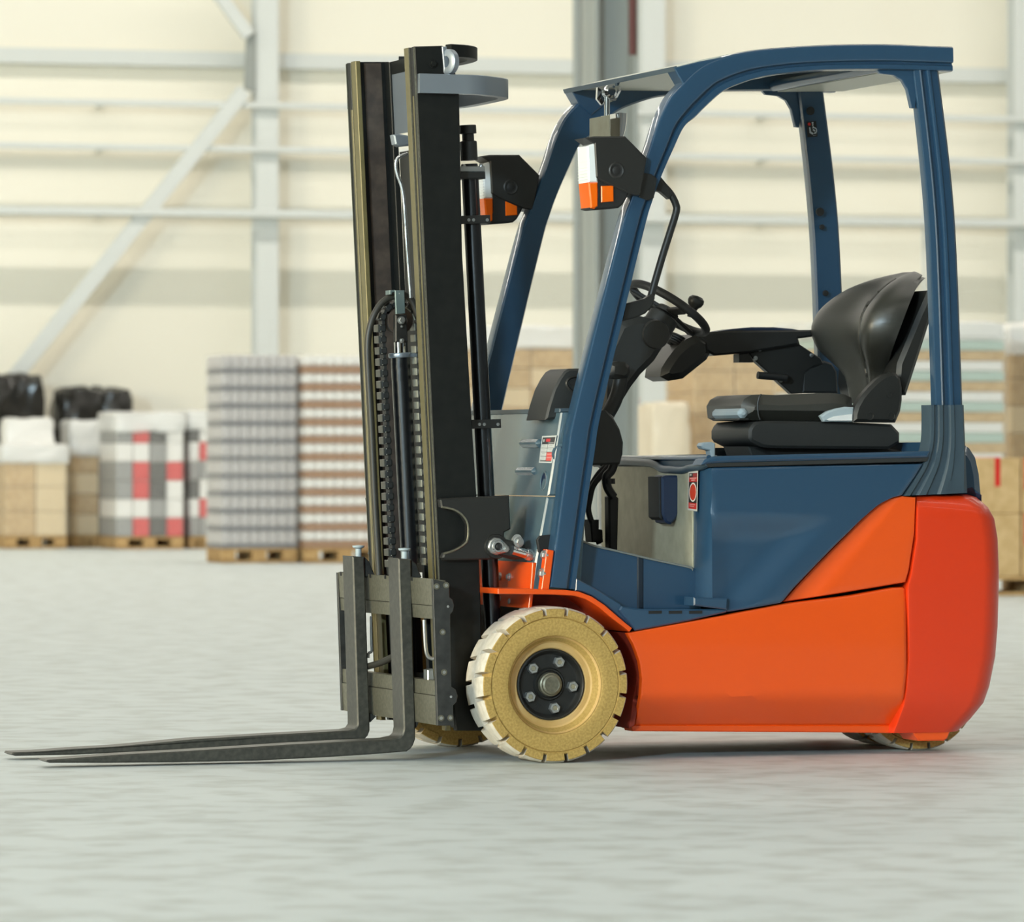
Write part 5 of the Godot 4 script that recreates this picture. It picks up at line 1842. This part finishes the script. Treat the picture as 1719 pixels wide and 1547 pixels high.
func steering() -> void:
	var c := group_part("steering_column", truck)
	var s := plate([[1040, 541], [1055, 535], [1079, 530], [1100, 535], [1120, 545], [1127, 556], [1126, 567], [1117, 581], [1102, 605], [1079, 628], [1063, 649], [1047, 675], [1035, 696], [1032, 714], [1005, 714], [1008, 640], [1022, 580]], -0.42, -0.58, 0.022)
	part("column_cover", s, M.plastic, c)
	s = Shape.new()
	s.lathe([[0.0, -0.01], [0.04, -0.01], [0.043, -0.004], [0.043, 0.0], [0.04, 0.006], [0.0, 0.006]], pz(1101, 561, -0.418), Vector3(0, 0, 1), 32)
	part("round_cap", s, M.black, c)
	var n := Vector3(0.56, 0.83, 0.0)
	var hub := pz(1121, 521, -0.5)
	s = Shape.new()
	s.lathe([[0.0, -0.06], [0.05, -0.06], [0.05, -0.045], [0.047, -0.043], [0.046, -0.012], [0.042, -0.008], [0.0, -0.008]], hub - n * 0.01, n, 32)
	part("collar", s, M.plastic, c)
	s = plate([[1026, 612], [1030, 608], [1040, 606], [1052, 607.5], [1059, 614], [1060, 626], [1056, 634], [1048, 637], [1030, 634], [1025, 628]], -0.3, -0.36, 0.012)
	part("direction_lever", s, M.black, c)
	s = Shape.new()
	s.tube(path([[1042, 634], [1038, 655], [1031, 675], [1020, 695]], -0.33, 4), 0.021, 14)
	part("direction_lever", s, M.black, c)
	var w := group_part("steering_wheel", truck)
	s = Shape.new()
	var prof := []
	for k in 10:
		prof.append([0.126 + 0.0125 * cos(TAU * k / 10.0), 0.0125 * sin(TAU * k / 10.0)])
	s.ring(prof, hub + n * 0.008, n, 56)
	part("wheel_rim", s, M.rubber, w)
	var b := Basis(Vector3(n.y, -n.x, 0), n, Vector3(0, 0, 1))
	s = Shape.new()
	for q in [0.4, PI - 0.4, -PI / 2]:
		s.xf = Transform3D(b * Basis(Vector3.UP, q), hub)
		s.box(Vector3(0.065, -0.004, 0), Vector3(0.12, 0.012, 0.03), 0.003)
	s.xf = Transform3D()
	s.lathe([[0.0, -0.012], [0.036, -0.012], [0.036, 0.0], [0.028, 0.006], [0.0, 0.007]], hub, n, 24)
	part("spokes", s, M.rubber, w)
	s = Shape.new()
	var kb := pz(1161, 527, -0.47)
	var up := Vector3(0.3, 0.95, 0.1)
	s.lathe([[0.0, -0.01], [0.011, -0.01], [0.0105, 0.012], [0.013, 0.02], [0.021, 0.028], [0.0245, 0.038], [0.023, 0.047], [0.015, 0.054], [0.0, 0.056]], kb, up, 24)
	part("spinner_knob", s, M.black, w)


# ---------------------------------------------------------------- printed labels

class Print:
	var im: Image
	var w: int
	var h: int

	func _init(w_: int, h_: int, c: Color) -> void:
		w = w_
		h = h_
		im = Image.create(w, h, false, Image.FORMAT_RGBA8)
		im.fill(c)

	func dab(x: int, y: int, c: Color, a: float) -> void:
		if x >= 0 and y >= 0 and x < w and y < h and a > 0.0:
			im.set_pixel(x, y, im.get_pixel(x, y).lerp(c, minf(a, 1.0)))

	func rect(x: float, y: float, ww: float, hh: float, c: Color) -> void:
		im.fill_rect(Rect2i(int(x), int(y), int(ww), int(hh)), c)

	func line(a: Vector2, b: Vector2, r: float, c: Color) -> void:
		for y in range(int(minf(a.y, b.y) - r - 1), int(maxf(a.y, b.y) + r + 2)):
			for x in range(int(minf(a.x, b.x) - r - 1), int(maxf(a.x, b.x) + r + 2)):
				var p := Vector2(x, y)
				dab(x, y, c, r + 0.5 - p.distance_to(Geometry2D.get_closest_point_to_segment(p, a, b)))

	func arc(o: Vector2, rad: float, r: float, from: float, to: float, c: Color) -> void:
		var n := int(rad * absf(to - from) / 2.0) + 4
		for k in n:
			var a := lerpf(from, to, float(k) / n)
			var b := lerpf(from, to, float(k + 1) / n)
			line(o + Vector2(cos(a), sin(a)) * rad, o + Vector2(cos(b), sin(b)) * rad, r, c)

	func fill(pts: PackedVector2Array, c: Color) -> void:
		for y in h:
			for x in w:
				if Geometry2D.is_point_in_polygon(Vector2(x, y), pts):
					im.set_pixel(x, y, c)

	func texture() -> ImageTexture:
		return ImageTexture.create_from_image(im)


func sticker(called: String, q: Array, m: Material, parent: Node3D) -> void:   # q: the corners, clockwise from the upper left
	var s := Shape.new()
	s.v = PackedVector3Array([q[0], q[3], q[2], q[0], q[2], q[1]])
	s.uv = PackedVector2Array([Vector2(0, 0), Vector2(0, 1), Vector2(1, 1), Vector2(0, 0), Vector2(1, 1), Vector2(1, 0)])
	part(called, s, m, parent)


func print_material(p: Print, rough := 0.4) -> StandardMaterial3D:
	var m := paint(Color.WHITE, rough)
	m.albedo_texture = p.texture()
	return m


func capacity_print() -> Material:
	var p := Print.new(120, 240, rgb(206, 208, 204))
	var ink := rgb(58, 58, 60)
	p.rect(8, 14, 104, 56, ink)
	p.rect(14, 30, 14, 24, rgb(180, 180, 178))
	p.rect(40, 26, 34, 26, rgb(206, 58, 62))
	p.rect(62, 60, 46, 6, rgb(170, 170, 168))
	p.rect(8, 220, 104, 8, ink)
	for k in 5:
		p.rect(8, 70 + k * 36, 104, 4, ink)
	p.rect(60, 70, 3, 150, ink)
	p.rect(62, 146, 50, 74, rgb(222, 92, 86))
	for k in 4:
		for j in 2:
			if k < 2 or j == 0:
				p.rect(18 + j * 54, 86 + k * 36, 28, 4, rgb(150, 150, 148))
			else:
				p.rect(66, 160 + (k - 2) * 30, 40, 4, rgb(236, 190, 186))
	return print_material(p)


func battery_print() -> Material:
	var p := Print.new(96, 256, rgb(206, 200, 190))
	var red := rgb(196, 52, 44)
	p.rect(8, 12, 80, 232, rgb(58, 46, 42))
	p.rect(46, 14, 42, 22, rgb(150, 40, 40))
	p.rect(14, 16, 18, 12, rgb(190, 184, 170))
	p.rect(8, 38, 80, 30, red)
	p.rect(16, 42, 64, 6, rgb(232, 180, 170))
	p.rect(30, 54, 36, 6, rgb(232, 180, 170))
	for y in 256:
		for x in 96:
			var d := Vector2((x - 48.0) / 36.0, (y - 134.0) / 62.0).length()
			if d < 1.0:
				p.im.set_pixel(x, y, rgb(236, 226, 214) if d > 0.84 else rgb(202, 60, 34))
	p.rect(8, 204, 80, 40, red)
	p.rect(18, 212, 54, 5, rgb(232, 180, 170))
	p.rect(18, 224, 44, 5, rgb(232, 180, 170))
	return print_material(p)


func pillar_print() -> Material:
	var p := Print.new(96, 150, rgb(22, 22, 22))
	p.line(Vector2(26, 26), Vector2(26.5, 26), 15, rgb(196, 30, 26))
	var c := rgb(176, 182, 186)
	p.line(Vector2(58, 14), Vector2(62, 14), 7, c)
	p.line(Vector2(60, 26), Vector2(60, 34), 6, c)
	p.line(Vector2(56, 42), Vector2(72, 66), 4, c)
	p.arc(Vector2(66, 88), 26, 5, -2.0, 1.4, c)
	p.line(Vector2(28, 62), Vector2(30, 104), 7, c)
	p.line(Vector2(30, 104), Vector2(50, 118), 9, c)
	p.line(Vector2(62, 84), Vector2(70, 92), 8, c)
	p.line(Vector2(66, 118), Vector2(84, 116), 4, c)
	p.line(Vector2(54, 138), Vector2(84, 134), 3, rgb(120, 122, 126))
	return print_material(p)


func decal(m: Node3D) -> void:
	var p := Print.new(330, 600, rgb(33, 34, 33))
	var white := rgb(226, 230, 238)
	var red := rgb(230, 70, 36)
	for k in 2:
		var o := Vector2(82 if k == 0 else 96, 168 if k == 0 else 428)
		p.line(o + Vector2(-4, -42), o + Vector2(-3, -42), 14, white)
		p.line(o + Vector2(-6, -22), o + Vector2(0, 20), 17, white)
		p.line(o + Vector2(8, -16), o + Vector2(24, 8), 8, white)
		p.line(o + Vector2(-12, -10), o + Vector2(-22, 18), 8, white)
		if k == 0:
			p.line(o + Vector2(-10, 24), o + Vector2(-12, 104), 10, white)
			p.line(o + Vector2(6, 24), o + Vector2(20, 104), 10, white)
		else:
			p.line(o + Vector2(-8, 24), o + Vector2(-12, 104), 10, white)
			p.line(o + Vector2(4, 22), o + Vector2(34, 44), 10, white)
			p.line(o + Vector2(34, 44), o + Vector2(40, 72), 9, white)
		p.arc(o, 66, 5, 0, TAU, red)
		p.line(o + Vector2(-46, -46), o + Vector2(46, 46), 4.5, red)
	p.line(Vector2(94, 100), Vector2(186, 94), 7, white)
	p.line(Vector2(186, 94), Vector2(186, 26), 7, white)
	p.line(Vector2(124, 518), Vector2(206, 514), 8, white)
	p.line(Vector2(206, 514), Vector2(206, 444), 8, white)
	for q in [[206, 24, 232, 256], [214, 290, 242, 520]]:
		p.line(Vector2(q[0], q[1]), Vector2(q[2], q[1]), 2.5, white)
		p.line(Vector2(q[2], q[1]), Vector2(q[2], q[3]), 2.5, white)
		p.line(Vector2(q[2], q[3]), Vector2(q[0], q[3]), 2.5, white)
		p.line(Vector2(q[0], q[3]), Vector2(q[0], q[1]), 2.5, white)
	p.arc(Vector2(292, 214), 38, 12, 1.35, 4.9, white)
	p.arc(Vector2(300, 476), 38, 12, 1.35, 4.9, white)
	p.fill(PackedVector2Array([Vector2(148, 252), Vector2(186, 326), Vector2(110, 326)]), rgb(255, 92, 16))
	p.line(Vector2(148, 276), Vector2(148, 300), 4, rgb(40, 20, 10))
	p.line(Vector2(148, 313), Vector2(148.4, 313), 4, rgb(40, 20, 10))
	sticker("warning_decal", [pz(737, 715.5, -0.2035), pz(784, 715.5, -0.2035), pz(788.5, 802, -0.2035), pz(741.5, 802, -0.2035)], print_material(p), m)
